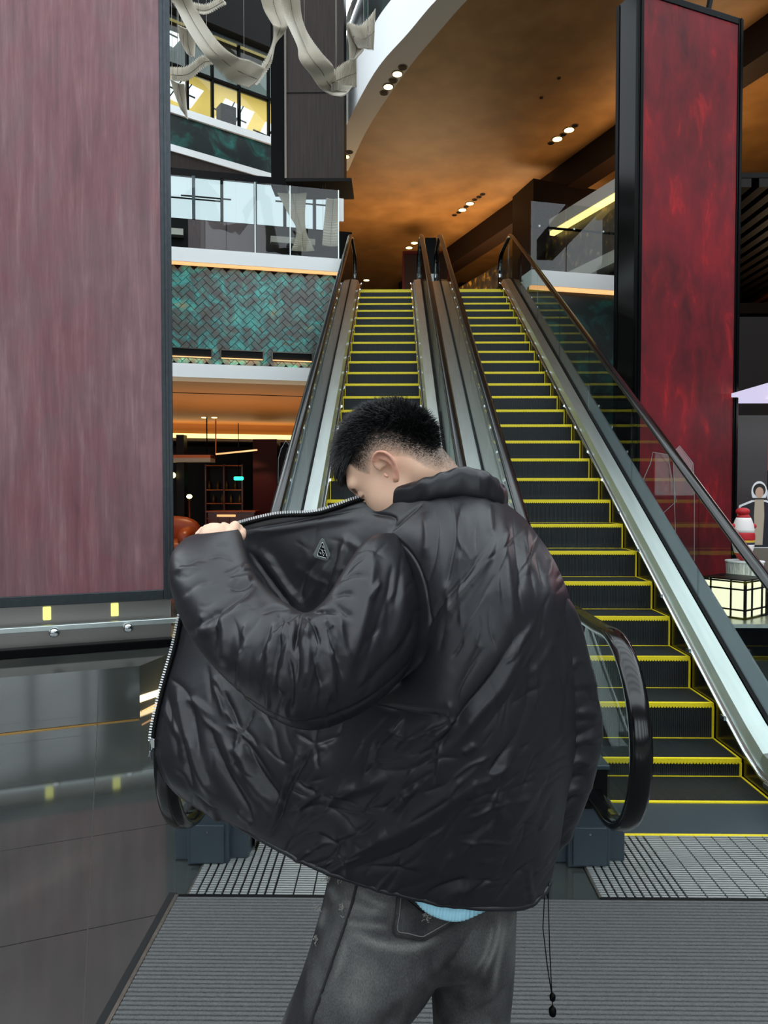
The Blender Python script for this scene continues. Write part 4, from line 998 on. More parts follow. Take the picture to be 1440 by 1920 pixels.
# --- jacket body: near surface control lattice (pixel x, pixel y, depth)
LAT = [
 [(440, 987, 1.62), (520, 968, 1.60), (600, 963, 1.575), (690, 937, 1.53), (765, 940, 1.44), (840, 925, 1.41), (895, 925, 1.42), (945, 950, 1.47), (985, 982, 1.53)],
 [(405, 1050, 1.62), (490, 1045, 1.60), (580, 1040, 1.56), (665, 1030, 1.49), (745, 1015, 1.40), (820, 1005, 1.33), (900, 1000, 1.31), (970, 1018, 1.38), (1035, 1045, 1.50)],
 [(350, 1130, 1.62), (450, 1130, 1.60), (560, 1130, 1.55), (660, 1130, 1.46), (750, 1125, 1.36), (840, 1115, 1.27), (930, 1110, 1.25), (1015, 1115, 1.33), (1070, 1128, 1.48)],
 [(328, 1215, 1.62), (430, 1220, 1.58), (540, 1220, 1.52), (650, 1225, 1.43), (750, 1225, 1.32), (850, 1225, 1.24), (940, 1220, 1.23), (1030, 1220, 1.32), (1081, 1225, 1.48)],
 [(303, 1305, 1.60), (400, 1312, 1.54), (520, 1320, 1.47), (640, 1325, 1.38), (750, 1325, 1.29), (850, 1325, 1.23), (945, 1320, 1.24), (1035, 1320, 1.33), (1084, 1320, 1.48)],
 [(288, 1392, 1.58), (380, 1410, 1.50), (500, 1420, 1.43), (630, 1425, 1.35), (745, 1425, 1.28), (850, 1425, 1.24), (945, 1420, 1.25), (1030, 1415, 1.34), (1079, 1415, 1.47)],
 [(308, 1462, 1.56), (395, 1482, 1.48), (508, 1500, 1.42), (630, 1510, 1.35), (745, 1520, 1.29), (850, 1520, 1.26), (940, 1515, 1.27), (1015, 1510, 1.35), (1062, 1500, 1.46)],
 [(355, 1508, 1.54), (430, 1530, 1.47), (530, 1565, 1.41), (640, 1595, 1.36), (745, 1610, 1.31), (850, 1615, 1.29), (935, 1610, 1.31), (1005, 1600, 1.37), (1048, 1585, 1.45)],
 [(412, 1522, 1.53), (462, 1552, 1.46), (542, 1598, 1.41), (640, 1642, 1.37), (745, 1672, 1.34), (850, 1694, 1.33), (925, 1700, 1.34), (988, 1695, 1.38), (1030, 1650, 1.44)],
]
NU, NV = 390, 390
ctl = np.array([[Wn(c) for c in row] for row in LAT])
G1 = crs(ctl, NV); G1 = np.swapaxes(crs(np.swapaxes(G1, 0, 1), NU), 0, 1)      # (NV, NU, 3)
far_add = np.array([.0, .035, .05, .13, .24, .36, .36, .22, .0])
fa = crs(far_add, NU)[None, :].repeat(NV, 0)
Nn = grid_normals(G1)
if Nn[NV // 2, NU // 2, 1] > 0: Nn = -Nn
uu = np.linspace(0, 1, NU)
puff = .016 * np.sin(np.clip(uu / .07, 0, 1) * math.pi / 2)[None, :]            # padded rim
BODY_STROKES = [
 ([(848, 940), (857, 1000), (848, 1060), (838, 1112)], 6, -7), ([(866, 950), (872, 1010), (862, 1080)], 8, 5, 'g'),
 ([(892, 985), (893, 1048)], 5, -6), ([(908, 1025), (879, 1077), (837, 1127), (800, 1190)], 7, -9), ([(925, 1000), (900, 1070), (850, 1140), (815, 1200)], 10, 6, 'g'),
 ([(936, 956), (941, 1039), (955, 1147), (973, 1183)], 10, 5, 'g'), ([(955, 970), (962, 1040), (975, 1120)], 7, -4), ([(978, 990), (983, 1083)], 8, 5, 'g'), ([(998, 1040), (1011, 1103)], 6, -4),
 ([(818, 960), (824, 1000), (818, 1060), (800, 1110)], 6, -5), ([(800, 965), (806, 1010), (800, 1050)], 7, 4, 'g'), ([(912, 950), (916, 1010)], 6, 4, 'g'),
 ([(971, 1180), (923, 1262), (872, 1325), (837, 1380), (796, 1432)], 13, -13), ([(978, 1192), (938, 1278), (890, 1338), (855, 1395)], 11, 9, 'g'),
 ([(905, 1215), (862, 1290), (858, 1342)], 8, -6), ([(700, 1318), (790, 1338), (856, 1342)], 16, -12), ([(812, 1205), (780, 1255), (700, 1310)], 14, -12),
 ([(967, 1368), (945, 1400), (915, 1445)], 7, -6), ([(1003, 1408), (978, 1458)], 6, -6), ([(1020, 1052), (1024, 1180), (1007, 1345)], 15, 5, 'g'), ([(988, 1200), (985, 1300), (960, 1380)], 10, -5),
 ([(1050, 1120), (1058, 1250), (1045, 1400)], 12, -5), ([(595, 1394), (546, 1479), (531, 1525), (512, 1562)], 6, -11), ([(620, 1400), (580, 1470), (560, 1540)], 14, 6, 'g'),
 ([(450, 1385), (476, 1461), (520, 1513)], 12, 10, 'g'), ([(463, 1388), (494, 1446), (538, 1504)], 8, -11), ([(395, 1362), (424, 1436), (466, 1508), (480, 1540)], 9, -11), ([(420, 1380), (450, 1450), (490, 1520)], 9, 6, 'g'),
 ([(362, 1375), (375, 1436), (404, 1495)], 9, 9, 'g'), ([(350, 1370), (357, 1430), (372, 1480)], 6, -9), ([(316, 1300), (330, 1370), (340, 1430)], 8, -9), ([(335, 1290), (350, 1360), (358, 1410)], 9, 8, 'g'),
 ([(365, 1320), (380, 1420)], 7, -7), ([(433, 1320), (450, 1368)], 6, -8), ([(459, 1379), (425, 1300)], 5, -7), ([(459, 1379), (480, 1335)], 5, -6), ([(459, 1379), (440, 1440)], 5, -6), ([(459, 1379), (520, 1465)], 6, -6),
 ([(594, 1395), (640, 1378)], 5, -7), ([(594, 1395), (600, 1345)], 5, -6), ([(594, 1395), (560, 1375)], 5, -5), ([(594, 1395), (605, 1440)], 5, -6), ([(555, 1461), (601, 1486)], 10, -11), ([(546, 1478), (585, 1490)], 6, -7),
 ([(604, 1494), (660, 1478), (730, 1455)], 13, 8, 'g'), ([(549, 1519), (616, 1510), (677, 1558)], 16, -11), ([(677, 1592), (700, 1575), (730, 1552)], 10, 6, 'g'), ([(640, 1600), (740, 1560), (860, 1480), (900, 1440)], 16, 8, 'g'),
 ([(660, 1625), (760, 1590), (870, 1520)], 12, -8), ([(792, 1675), (830, 1655), (880, 1640)], 8, -9), ([(858, 1690), (880, 1665), (920, 1640)], 8, -8), ([(817, 1692), (850, 1665), (905, 1648)], 8, 6, 'g'),
 ([(683, 1621), (740, 1622), (795, 1632)], 9, -7), ([(601, 1559), (641, 1582)], 8, -7), ([(920, 1690), (960, 1640), (1000, 1600)], 9, -7), ([(940, 1560), (980, 1500), (1005, 1450)], 12, 6, 'g'), ([(900, 1560), (960, 1470)], 9, -5),
 ([(1000, 1560), (1030, 1480)], 9, -5), ([(770, 1540), (830, 1500), (880, 1450)], 9, -5), ([(700, 1440), (770, 1440), (830, 1410)], 12, -5), ([(469, 1030), (505, 1081), (558, 1150)], 8, -14), ([(488, 1030), (522, 1078), (568, 1140)], 9, 8, 'g'),
 ([(600, 1050), (578, 1080), (565, 1140)], 7, -8), ([(622, 1050), (605, 1090), (580, 1140)], 8, 5, 'g'), ([(461, 1003), (560, 988), (683, 972)], 8, 4, 'g'), ([(455, 995), (560, 978), (690, 955)], 4, -4), ([(640, 1020), (628, 1070), (610, 1110)], 6, -8),
 ([(655, 1010), (640, 1060), (622, 1120)], 6, 6, 'g'), ([(700, 965), (745, 975), (735, 1000)], 5, -5), ([(795, 950), (765, 975), (738, 1000)], 3.5, -7),
 ([(560, 1595), (640, 1640), (745, 1680), (850, 1697), (960, 1692)], 5, -4), ([(735, 1000), (778, 1040), (802, 1090), (813, 1165), (800, 1200)], 2.5, -5)]
BODY_STROKES += random_strokes(150, (560, 1350, 1070, 1690), -38, 22, (30, 100), (3, 8), (1.5, 4.5), 3)
BODY_STROKES += random_strokes(50, (830, 1000, 1075, 1350), 100, 16, (40, 120), (3, 8), (1.2, 3.8), 4)
BODY_STROKES += random_strokes(45, (300, 1280, 560, 1560), 62, 18, (40, 100), (3, 8), (1.5, 4.5), 5)
BODY_STROKES += random_strokes(22, (450, 980, 700, 1130), 30, 40, (30, 80), (5, 9), (.8, 2.2), 6)
pix = proj(G1.reshape(-1, 3))
disp = fold_field(pix, BODY_STROKES).reshape(NV, NU)
edgef = np.clip(np.minimum(uu, 1 - uu) / .02, 0, 1)[None, :]
near = G1 + Nn * ((disp + puff * .5) * edgef)[..., None]
farG = G1.copy(); farG[..., 1] += fa
# stitch near and far into one shell sharing the side edges
vn = near.reshape(-1, 3); vf = farG[::3, ::3]; 
far_full = farG.reshape(-1, 3)
idx = np.arange(NV * NU).reshape(NV, NU)
idf = idx + NV * NU
idf[:, 0] = idx[:, 0]; idf[:, -1] = idx[:, -1]
q1 = np.stack([idx[:-1, :-1], idx[1:, :-1], idx[1:, 1:], idx[:-1, 1:]], -1).reshape(-1, 4)
q2 = np.stack([idf[:-1, :-1], idf[:-1, 1:], idf[1:, 1:], idf[1:, :-1]], -1).reshape(-1, 4)
jk = np_mesh('jacket', np.concatenate([vn, far_full]) - OFF, np.concatenate([q1, q2]), M['nylon'], MAN, label='black nylon puffer jacket held open at the front')

def contour_tube(stations, n, m):
    """stations (ax,ay,bx,by,Y,rd): opposite outline points, depth, half depth -> (m,n,3) ring grid"""
    S = []
    for ax, ay, bx, by, Y, rd in stations:
        a_, b_ = Wn((ax, ay, Y)), Wn((bx, by, Y)); S.append(np.concatenate([(a_ + b_) / 2, (b_ - a_) / 2, [rd]]))
    S = crs(np.array(S), m); t = np.linspace(0, 2 * math.pi, n, endpoint=False)
    c, e, rd = S[:, None, :3], S[:, None, 3:6], S[:, None, 6:7]
    P_ = c + e * np.cos(t)[None, :, None] + np.array([0, 1.0, 0])[None, None, :] * rd * np.sin(t)[None, :, None]
    return P_
def tube_faces(m, n, off=0):
    i = np.arange(m - 1)[:, None]; k = np.arange(n)[None, :]; l = (k + 1) % n
    return (np.stack([i * n + k, i * n + l, (i + 1) * n + l, (i + 1) * n + k], -1) + off).reshape(-1, 4)
def tube_normals(P_):
    du = np.roll(P_, -1, 1) - np.roll(P_, 1, 1); dv = np.gradient(P_, axis=0); N = np.cross(du, dv); N /= np.linalg.norm(N, axis=2, keepdims=True) + 1e-9
    c = P_.mean(1, keepdims=True); s = np.sign(((P_ - c) * N).sum(2).mean()); return N * s
SLEEVE_L = [(812, 1150, 770, 1015, 1.50, .05), (815, 1165, 738, 1000, 1.40, .075), (778, 1238, 690, 1008, 1.32, .085), (718, 1306, 648, 1062, 1.25, .095), (643, 1350, 610, 1122, 1.20, .10), (572, 1362, 572, 1150, 1.18, .10),
            (492, 1327, 535, 1132, 1.20, .095), (416, 1258, 503, 1110, 1.24, .09), (356, 1184, 482, 1085, 1.30, .082), (324, 1105, 466, 1055, 1.35, .075), (322, 1045, 458, 1028, 1.40, .068), (345, 1012, 452, 1004, 1.44, .058), (368, 1001, 445, 993, 1.46, .046), (372, 1003, 440, 998, 1.465, .036), (376, 1012, 436, 1010, 1.465, .030)]
SL_STROKES = [
 ([(556, 1155), (560, 1234), (557, 1285)], 6, -9), ([(508, 1172), (492, 1215), (485, 1240)], 6, -8), ([(535, 1158), (520, 1230), (511, 1285)], 7, -9), ([(540, 1220), (548, 1290), (540, 1345)], 8, -11), ([(584, 1225), (602, 1282), (594, 1325)], 7, -8),
 ([(620, 1195), (634, 1240), (643, 1276)], 7, -11), ([(612, 1165), (622, 1200)], 6, -6), ([(410, 1150), (404, 1190), (398, 1225)], 8, -10), ([(442, 1238), (438, 1290)], 6, -7), ([(352, 1186), (413, 1146), (477, 1097)], 7, -9), ([(360, 1200), (420, 1165), (480, 1118)], 10, 7, 'g'),
 ([(425, 1100), (450, 1103), (474, 1092)], 6, -11), ([(430, 1088), (474, 1082)], 6, 5, 'g'), ([(570, 1160), (575, 1230), (572, 1290)], 10, 8, 'g'), ([(524, 1165), (508, 1235), (500, 1290)], 9, 8, 'g'), ([(548, 1170), (536, 1250), (525, 1310)], 8, 5, 'g'), ([(605, 1200), (620, 1260), (615, 1320)], 10, 7, 'g'),
 ([(470, 1190), (455, 1240), (452, 1300)], 9, 7, 'g'), ([(425, 1160), (420, 1215), (418, 1250)], 9, 7, 'g'), ([(382, 1150), (375, 1190)], 8, 4, 'g'), ([(700, 1003), (684, 1146), (644, 1285)], 13, 6, 'g'), ([(728, 1110), (706, 1180), (684, 1244)], 6, -5), ([(736, 1060), (730, 1100), (725, 1150)], 6, -5), ([(760, 1080), (750, 1160), (725, 1230)], 12, 5, 'g'),
 ([(622, 1118), (648, 1112), (668, 1116)], 8, -10), ([(626, 1130), (650, 1150), (664, 1158)], 7, -8), ([(634, 1150), (640, 1200), (655, 1250)], 8, 6, 'g'), ([(389, 1046), (415, 1042), (438, 1052)], 6, -5), ([(350, 1060), (370, 1050), (390, 1052)], 6, -4), ([(340, 1120), (370, 1095), (400, 1090)], 8, -5), ([(400, 1020), (430, 1022)], 5, -3),
 ([(658, 1040), (690, 1030), (720, 1045)], 8, -4), ([(640, 1090), (660, 1060), (690, 1040)], 8, -7), ([(352, 1192), (401, 1256), (461, 1310), (538, 1352), (602, 1347), (683, 1315), (763, 1248), (806, 1175)], 3.5, -6), ([(660, 1300), (700, 1270), (760, 1200), (790, 1150)], 8, -4)]
SL_STROKES += [([(566, 1150), (556, 1190), (552, 1225)], 5, -14), ([(566, 1150), (590, 1178), (600, 1210)], 5, -12), ([(560, 1150), (530, 1168), (512, 1190)], 5, -12), ([(575, 1148), (610, 1146), (640, 1150)], 5, -12), ([(545, 1142), (515, 1140), (490, 1150)], 5, -10), ([(585, 1160), (575, 1200)], 6, 7, 'g'), ([(540, 1165), (530, 1200)], 6, 7, 'g'), ([(612, 1160), (622, 1180)], 6, 6, 'g'), ([(480, 1100), (450, 1125), (430, 1150)], 5, -8), ([(640, 1085), (670, 1078), (690, 1085)], 5, -8), ([(780, 1130), (768, 1190), (740, 1240)], 5, -4), ([(755, 1030), (748, 1090), (738, 1140)], 5, -5)]
SL_STROKES += random_strokes(30, (440, 1170, 640, 1340), 95, 18, (30, 80), (3, 7), (1.5, 4.5), 11) + random_strokes(20, (650, 1020, 800, 1280), 110, 15, (40, 110), (3, 7), (1, 3.2), 12) + random_strokes(16, (335, 1030, 470, 1200), -25, 25, (25, 60), (3, 7), (1, 3.2), 13)
def cloth_tube(name, stations, n, m, strokes, mat, parent, **k):
    P_ = contour_tube(stations, n, m); N = tube_normals(P_)
    f = fold_field(proj(P_.reshape(-1, 3)), strokes).reshape(m, n)
    facing = np.clip(-N[..., 1] * 2.2 + .25, 0, 1)
    P_ = P_ + N * (f * facing)[..., None]
    return np_mesh(name, P_.reshape(-1, 3) - OFF, tube_faces(m, n), mat, parent, **k)
slv = cloth_tube('sleeve', SLEEVE_L, 200, 330, SL_STROKES, M['nylon'], jk)
SLEEVE_R = [(1055, 1105, 950, 1110, 1.46, .06), (1082, 1150, 955, 1160, 1.48, .08), (1100, 1215, 962, 1235, 1.50, .085), (1116, 1285, 972, 1310, 1.51, .085), (1128, 1360, 980, 1390, 1.52, .08), (1117, 1435, 975, 1470, 1.53, .075), (1097, 1497, 968, 1540, 1.54, .07), (1072, 1553, 970, 1590, 1.55, .06), (1048, 1580, 985, 1605, 1.56, .05), (1040, 1585, 990, 1605, 1.57, .035)]
SR_STROKES = random_strokes(26, (1045, 1230, 1130, 1580), -20, 25, (25, 60), (4, 7), (2, 5), 31) + [([(1085, 1290), (1105, 1300), (1122, 1330)], 7, -8), ([(1060, 1390), (1095, 1375), (1125, 1360)], 8, -10), ([(1055, 1425), (1090, 1395), (1120, 1400)], 7, -9), ([(1060, 1440), (1085, 1425), (1110, 1440)], 8, 8, 'g'), ([(1055, 1480), (1080, 1455), (1105, 1460)], 7, -9), ([(1050, 1520), (1075, 1495), (1092, 1500)], 7, -8), ([(1050, 1500), (1075, 1480), (1095, 1482)], 7, 6, 'g'), ([(1045, 1555), (1065, 1535), (1080, 1530)], 6, -6), ([(1090, 1225), (1105, 1260), (1115, 1300)], 7, 5, 'g'), ([(1080, 1340), (1105, 1335), (1125, 1345)], 8, 6, 'g')]
cloth_tube('sleeve', SLEEVE_R, 90, 160, SR_STROKES, M['nylon'], jk)
# collar: folded padded band round the neck
ring = [(692, 946, 1.53, .012, .012), (740, 936, 1.47, .020, .016), (800, 919, 1.42, .026, .02), (858, 906, 1.40, .030, .022), (905, 913, 1.42, .032, .022), (933, 932, 1.48, .026, .02), (925, 925, 1.57, .022, .018), (860, 912, 1.64, .022, .018), (780, 925, 1.65, .022, .018), (715, 942, 1.60, .014, .014)]
Rg = np.array([np.concatenate([Wn(r_[:3]), [r_[3], r_[4]]]) for r_ in ring]); Rg = crs(np.concatenate([Rg[-2:], Rg, Rg[:3]]), 15 * 24)
Rg = Rg[2 * 24 + 3: -2 * 24 - 10]; mm = len(Rg)
tt = np.linspace(0, 2 * math.pi, 40, endpoint=False)
cen = Rg[:, :3]; ctr_ = cen.mean(0); rad_ = cen - ctr_; rad_[:, 2] = 0; rad_ /= np.linalg.norm(rad_, axis=1, keepdims=True)
sx_ = np.sign(np.cos(tt)) * np.abs(np.cos(tt)) ** .8; sz_ = np.sign(np.sin(tt)) * np.abs(np.sin(tt)) ** .7
wr = 1 + .06 * np.sin(np.arange(mm) * .37 + 1.7 * np.sin(np.arange(mm) * .11))[:, None] * np.cos(tt * 2 + 1)[None] + .05 * np.sin(np.arange(mm) * .13)[:, None] * np.cos(tt * 2)[None] + .035 * (np.sin(np.arange(mm) * .41 + 1) * np.sin(np.arange(mm) * .17))[:, None] * np.sin(tt * 3)[None] + .045 * np.clip(np.sin(np.arange(mm) * .29 + 2 * np.sin(np.arange(mm) * .07)), 0, 1)[:, None] ** 3 * np.cos(tt)[None]
Pc = cen[:, None] + rad_[:, None] * (Rg[:, 4:5] * sx_[None] * wr)[..., None] + np.array([0, 0, 1.])[None, None] * (Rg[:, 3:4] * sz_[None] * wr)[..., None]
np_mesh('collar', Pc.reshape(-1, 3) - OFF, np.concatenate([tube_faces(mm, 40), np.stack([(mm - 1) * 40 + np.arange(40), (mm - 1) * 40 + (np.arange(40) + 1) % 40, (np.arange(40) + 1) % 40, np.arange(40)], -1)]), M['nylon'], jk)

# hem binding and zip
hem = near[-1, :, :]; 
def path_tube(name, pts, r, mat, parent, n=8, **k):
    mb = MB(); mb.tube([tuple(p - OFF) for p in pts], r, n); return mb.build(name, mat, parent, True, **k)
path_tube('hem_binding', hem[::4] + np.array([0, .004, .002]), .0065, M['nylon'], jk)
zp = np.concatenate([near[0, :int(NU * .375)][::-1], near[:int(NV * .625), 0]])
seg = np.linalg.norm(np.diff(zp, axis=0), axis=1); cl = np.concatenate([[0], np.cumsum(seg)])
def along(d): return np.array([np.interp(d, cl, zp[:, k]) for k in range(3)])
path_tube('zip_tape', [along(d) + np.array([0, -.004, 0]) for d in np.arange(0, cl[-1], .01)], .005, M['blackm'], jk)
zt = MB(); d = .004; k = 0
cmid = along(cl[-1] * .5) + np.array([.12, 0, -.02])
while d < cl[-1] - .002:
    p = along(d); tg = Vector(along(min(d + .002, cl[-1])) - along(max(d - .002, 0))).normalized()
    out_ = Vector((0, 0, 1)) if abs(tg.x) > abs(tg.z) else Vector((-1, 0, 0)); out_ = (out_ - tg * out_.dot(tg)).normalized()
    c = Vector(p) + out_ * .0065 + Vector((0, -.006, 0)) - Vector(OFF)
    zt.bar(c - out_ * .003, c + out_ * .003, .0026, .004, up=tg.cross(out_)); d += .0058; k += 1
zt.build('zip_teeth', plain('silver_zip', 'e4e8ea', .35, .7), jk, kind='stuff')
e = Vector(along(cl[-1])) - Vector(OFF)
zpull = MB().box((e.x - .006, e.y - .012, e.z - .012), (e.x + .006, e.y - .002, e.z + .010)).build('zip_slider', M['chrome'], jk, bevel=.002)
MB().tube([e + Vector((0, -.01, -.012)), e + Vector((-.004, -.012, -.02)), e + Vector((-.006, -.012, -.03))], .0018, 6).build('pull_ring', M['chrome'], zpull)
MB().bar(e + Vector((-.002, -.01, -.0)), e + Vector((-.0, -.012, -.036)), .006, .002).build('pull_tab', M['chrome'], zpull)
# triangular enamel badge on the chest
def near_at(px, py, lift=.004):
    j = np.argmin(((pix - np.array([px, py])) ** 2).sum(1)); Y = vn[j][1] - lift
    return W(px, py, Y) - Vector(OFF)
Y_b = min(vn[np.argmin(((pix - np.array(c)) ** 2).sum(1))][1] for c in ((604, 1020), (594, 1042), (614, 1046)))
def bp(px, py, dl): return W(px, py, Y_b - dl) - Vector(OFF)
bk = MB().extrude([bp(*c, .004) for c in ((603, 1009), (608, 1010), (622, 1043), (620, 1051), (612, 1052), (591, 1046), (587, 1041), (589, 1036))], (0, -.004, 0)).build('badge_backing', plain('grey_badge_leather', '5a6160', .5), jk, bevel=.002)
tri = [(604.5, 1014), (593.5, 1041), (613.5, 1047)]
MB().extrude([bp(*c, .0085) for c in tri], (0, -.0015, 0)).build('badge_plate', M['black'], bk)
mk = MB()
def dash(x0, y0, x1, y1, w=.0007): mk.bar(bp(x0, y0, .0105), bp(x1, y1, .0105), w, .0006, up=(0, 1, 0))
dash(604.2, 1016, 594.4, 1040.4, .0006); dash(605.4, 1016, 613.2, 1045.6, .0005); dash(594.6, 1041.6, 611, 1046.4, .0012)
for x, y in ((604.3, 1017.5), (595.5, 1039.5), (606.5, 1041), (612, 1041)): mk.bar(bp(x - .9, y, .0105), bp(x + .9, y, .0105), .0018, .0006, up=(0, 1, 0))
for a_ in (((603, 1023.5), (606.5, 1024.5)), ((604, 1026), (607.5, 1027)), ((601, 1029), (606.5, 1036)), ((605, 1030.5), (603.8, 1039.5)), ((607, 1031.5), (609.5, 1032.5)), ((599, 1036), (602, 1037.5)), ((600, 1034.5), (600.5, 1039)), ((606, 1035), (608.5, 1039))): dash(*a_[0], *a_[1])
mk.build('badge_marks', plain('white_enamel_marks', 'e6eaec', .3), bk, kind='stuff')
# drawcord hanging from the hem
cA = [W(x, y, 1.42) - Vector(OFF) for x, y in ((1021, 1680), (1018, 1740), (1026, 1810), (1035, 1868))]
cB = [W(x, y, 1.42) - Vector(OFF) for x, y in ((1029, 1640), (1028, 1690), (1031, 1790), (1035, 1868))]
dc_ = MB().tube(cA, .0011, 6).tube(cB, .0011, 6).tube([cA[-1], W(1037, 1896, 1.42) - Vector(OFF)], .0011, 6).build('drawcord', M['blackm'], jk, True)
for y_, r_ in ((1870, .006), (1897, .0075)):
    c = W(1036, y_, 1.42) - Vector(OFF); MB().tube([c + Vector((0, 0, r_ * 1.5)), c + Vector((0, 0, r_ * .7)), c, c - Vector((0, 0, r_ * .9)), c - Vector((0, 0, r_ * 1.4))], [r_ * .4, r_, r_ * 1.05, r_ * .9, r_ * .3], 12).build('cord_toggle', M['black'], dc_, True)
hc = W(1027, 1665, 1.42) - Vector(OFF); MB().bar(hc + Vector((0, 0, .03)), hc - Vector((0, 0, .02)), .005, .004).build('cord_loop', M['blackm'], jk)

# --- jeans
def rem(parts, voxel, name):
    me = bpy.data.meshes.new(name); V_ = []; F_ = []; o_ = 0
    for v, f in parts:
        V_ += [tuple(p) for p in v]; F_ += [tuple(int(i) + o_ for i in q) for q in f]; o_ += len(v)
    me.from_pydata(V_, [], F_); me.update()
    o = bpy.data.objects.new(name + '_tmp', me); COL.objects.link(o)
    md = o.modifiers.new('r', 'REMESH'); md.mode = 'VOXEL'; md.voxel_size = voxel; md.adaptivity = 0
    sm = o.modifiers.new('s', 'SMOOTH'); sm.factor = .5; sm.iterations = 3
    dg = bpy.context.evaluated_depsgraph_get(); dg.update(); new = bpy.data.meshes.new_from_object(o.evaluated_get(dg)); new.name = name
    bpy.data.objects.remove(o); bpy.data.meshes.remove(me)
    new.polygons.foreach_set('use_smooth', np.ones(len(new.polygons), dtype=bool))
    return new
def closed(P_):
    m, n = P_.shape[:2]; v = P_.reshape(-1, 3)
    return v, [tuple(q) for q in tube_faces(m, n)] + [tuple(range(n))[::-1], tuple(range((m - 1) * n, m * n))]
def verts_of(me):
    a_ = np.empty(len(me.vertices) * 3, dtype=np.float32); me.vertices.foreach_get('co', a_); return a_.reshape(-1, 3).astype(float)
def normals_of(me):
    a_ = np.empty(len(me.vertices) * 3, dtype=np.float32); me.vertices.foreach_get('normal', a_); return a_.reshape(-1, 3).astype(float)
hip = contour_tube([(650, 1545, 985, 1545, 1.49, .10), (625, 1610, 980, 1610, 1.49, .115), (610, 1670, 970, 1670, 1.49, .125), (598, 1740, 966, 1740, 1.49, .12), (600, 1800, 960, 1800, 1.49, .09)], 60, 40)
legL = contour_tube([(612, 1660, 850, 1660, 1.48, .11), (600, 1710, 862, 1710, 1.475, .118), (580, 1780, 845, 1780, 1.465, .118), (556, 1850, 814, 1846, 1.455, .112), (527, 1920, 758, 1920, 1.44, .105), (492, 2020, 700, 2020, 1.43, .095), (455, 2160, 640, 2160, 1.42, .085), (425, 2320, 590, 2320, 1.42, .08), (415, 2380, 565, 2380, 1.42, .085), (410, 2420, 560, 2420, 1.42, .088)], 60, 80)
legR = contour_tube([(790, 1660, 970, 1660, 1.50, .11), (795, 1720, 967, 1720, 1.51, .11), (802, 1790, 965, 1790, 1.52, .105), (808, 1850, 961, 1850, 1.53, .10), (812, 1920, 955, 1920, 1.54, .098), (818, 2060, 948, 2060, 1.55, .09), (822, 2170, 944, 2170, 1.56, .082), (822, 2240, 945, 2240, 1.56, .085), (818, 2280, 948, 2280, 1.56, .09)], 60, 80)
jme = rem([closed(hip), closed(legL), closed(legR)], .0055, 'jeans')
JST = [([(670, 1650), (640, 1750), (605, 1840), (578, 1925)], 5, -5), ([(655, 1650), (625, 1750), (592, 1840)], 8, 4, 'g'), ([(660, 1745), (720, 1770), (780, 1770), (830, 1755)], 9, 4, 'g'), ([(640, 1700), (690, 1720)], 8, 4, 'g'), ([(865, 1705), (840, 1790), (818, 1850)], 7, -6), ([(935, 1720), (925, 1780), (905, 1830)], 8, 5, 'g'), ([(950, 1710), (945, 1800), (925, 1880)], 8, -4), ([(880, 1900), (925, 1880), (955, 1840)], 9, -5), ([(600, 1700), (615, 1730), (660, 1745)], 8, -3), ([(690, 1690), (720, 1712), (760, 1720)], 8, 3, 'g'), ([(760, 1860), (700, 1910)], 14, 4, 'g'), ([(860, 1720), (800, 1760), (740, 1775)], 10, -3)]
JST += [([(906, 1712), (868, 1775), (814, 1848)], 6, -9), ([(885, 1712), (845, 1775), (795, 1840)], 12, 5, 'g')]
JST += random_strokes(40, (540, 1650, 960, 1925), 25, 40, (30, 90), (7, 12), (.8, 2.0), 21)
jv = verts_of(jme); jn = normals_of(jme)
jv = jv + jn * (fold_field(proj(jv), JST) * np.clip(-jn[:, 1] * 2, 0, 1))[:, None]
WEAR = [([(655, 1748), (710, 1772), (770, 1778), (820, 1760)], 8, 900, 'g'), ([(640, 1690), (680, 1705), (720, 1712)], 7, 600, 'g'), ([(665, 1668), (700, 1690), (730, 1702)], 6, 600, 'g'), ([(640, 1730), (690, 1735), (730, 1740)], 6, 600, 'g'), ([(940, 1715), (930, 1770), (905, 1830)], 5, 800, 'g'), ([(925, 1735), (910, 1790), (890, 1820)], 4, 600, 'g'), ([(950, 1720), (935, 1800), (925, 1860)], 5, 600, 'g'), ([(705, 1640), (760, 1720), (800, 1760)], 20, 250, 'g'),
        ([(700, 1800), (680, 1850), (655, 1910)], 35, 350, 'g'), ([(610, 1700), (600, 1740)], 7, 500, 'g'), ([(618, 1660), (632, 1690)], 8, 500, 'g'), ([(650, 1760), (640, 1800), (625, 1840)], 6, 400, 'g')]
wear = np.clip(fold_field(proj(jv), WEAR) * .6, 0, .8) * (jn[:, 1] < .2)
wa = jme.attributes.new('wear', 'FLOAT', 'POINT'); wa.data.foreach_set('value', wear.astype(np.float32))
jv = jv - OFF
jme.vertices.foreach_set('co', jv.astype(np.float32).ravel()); jme.update()
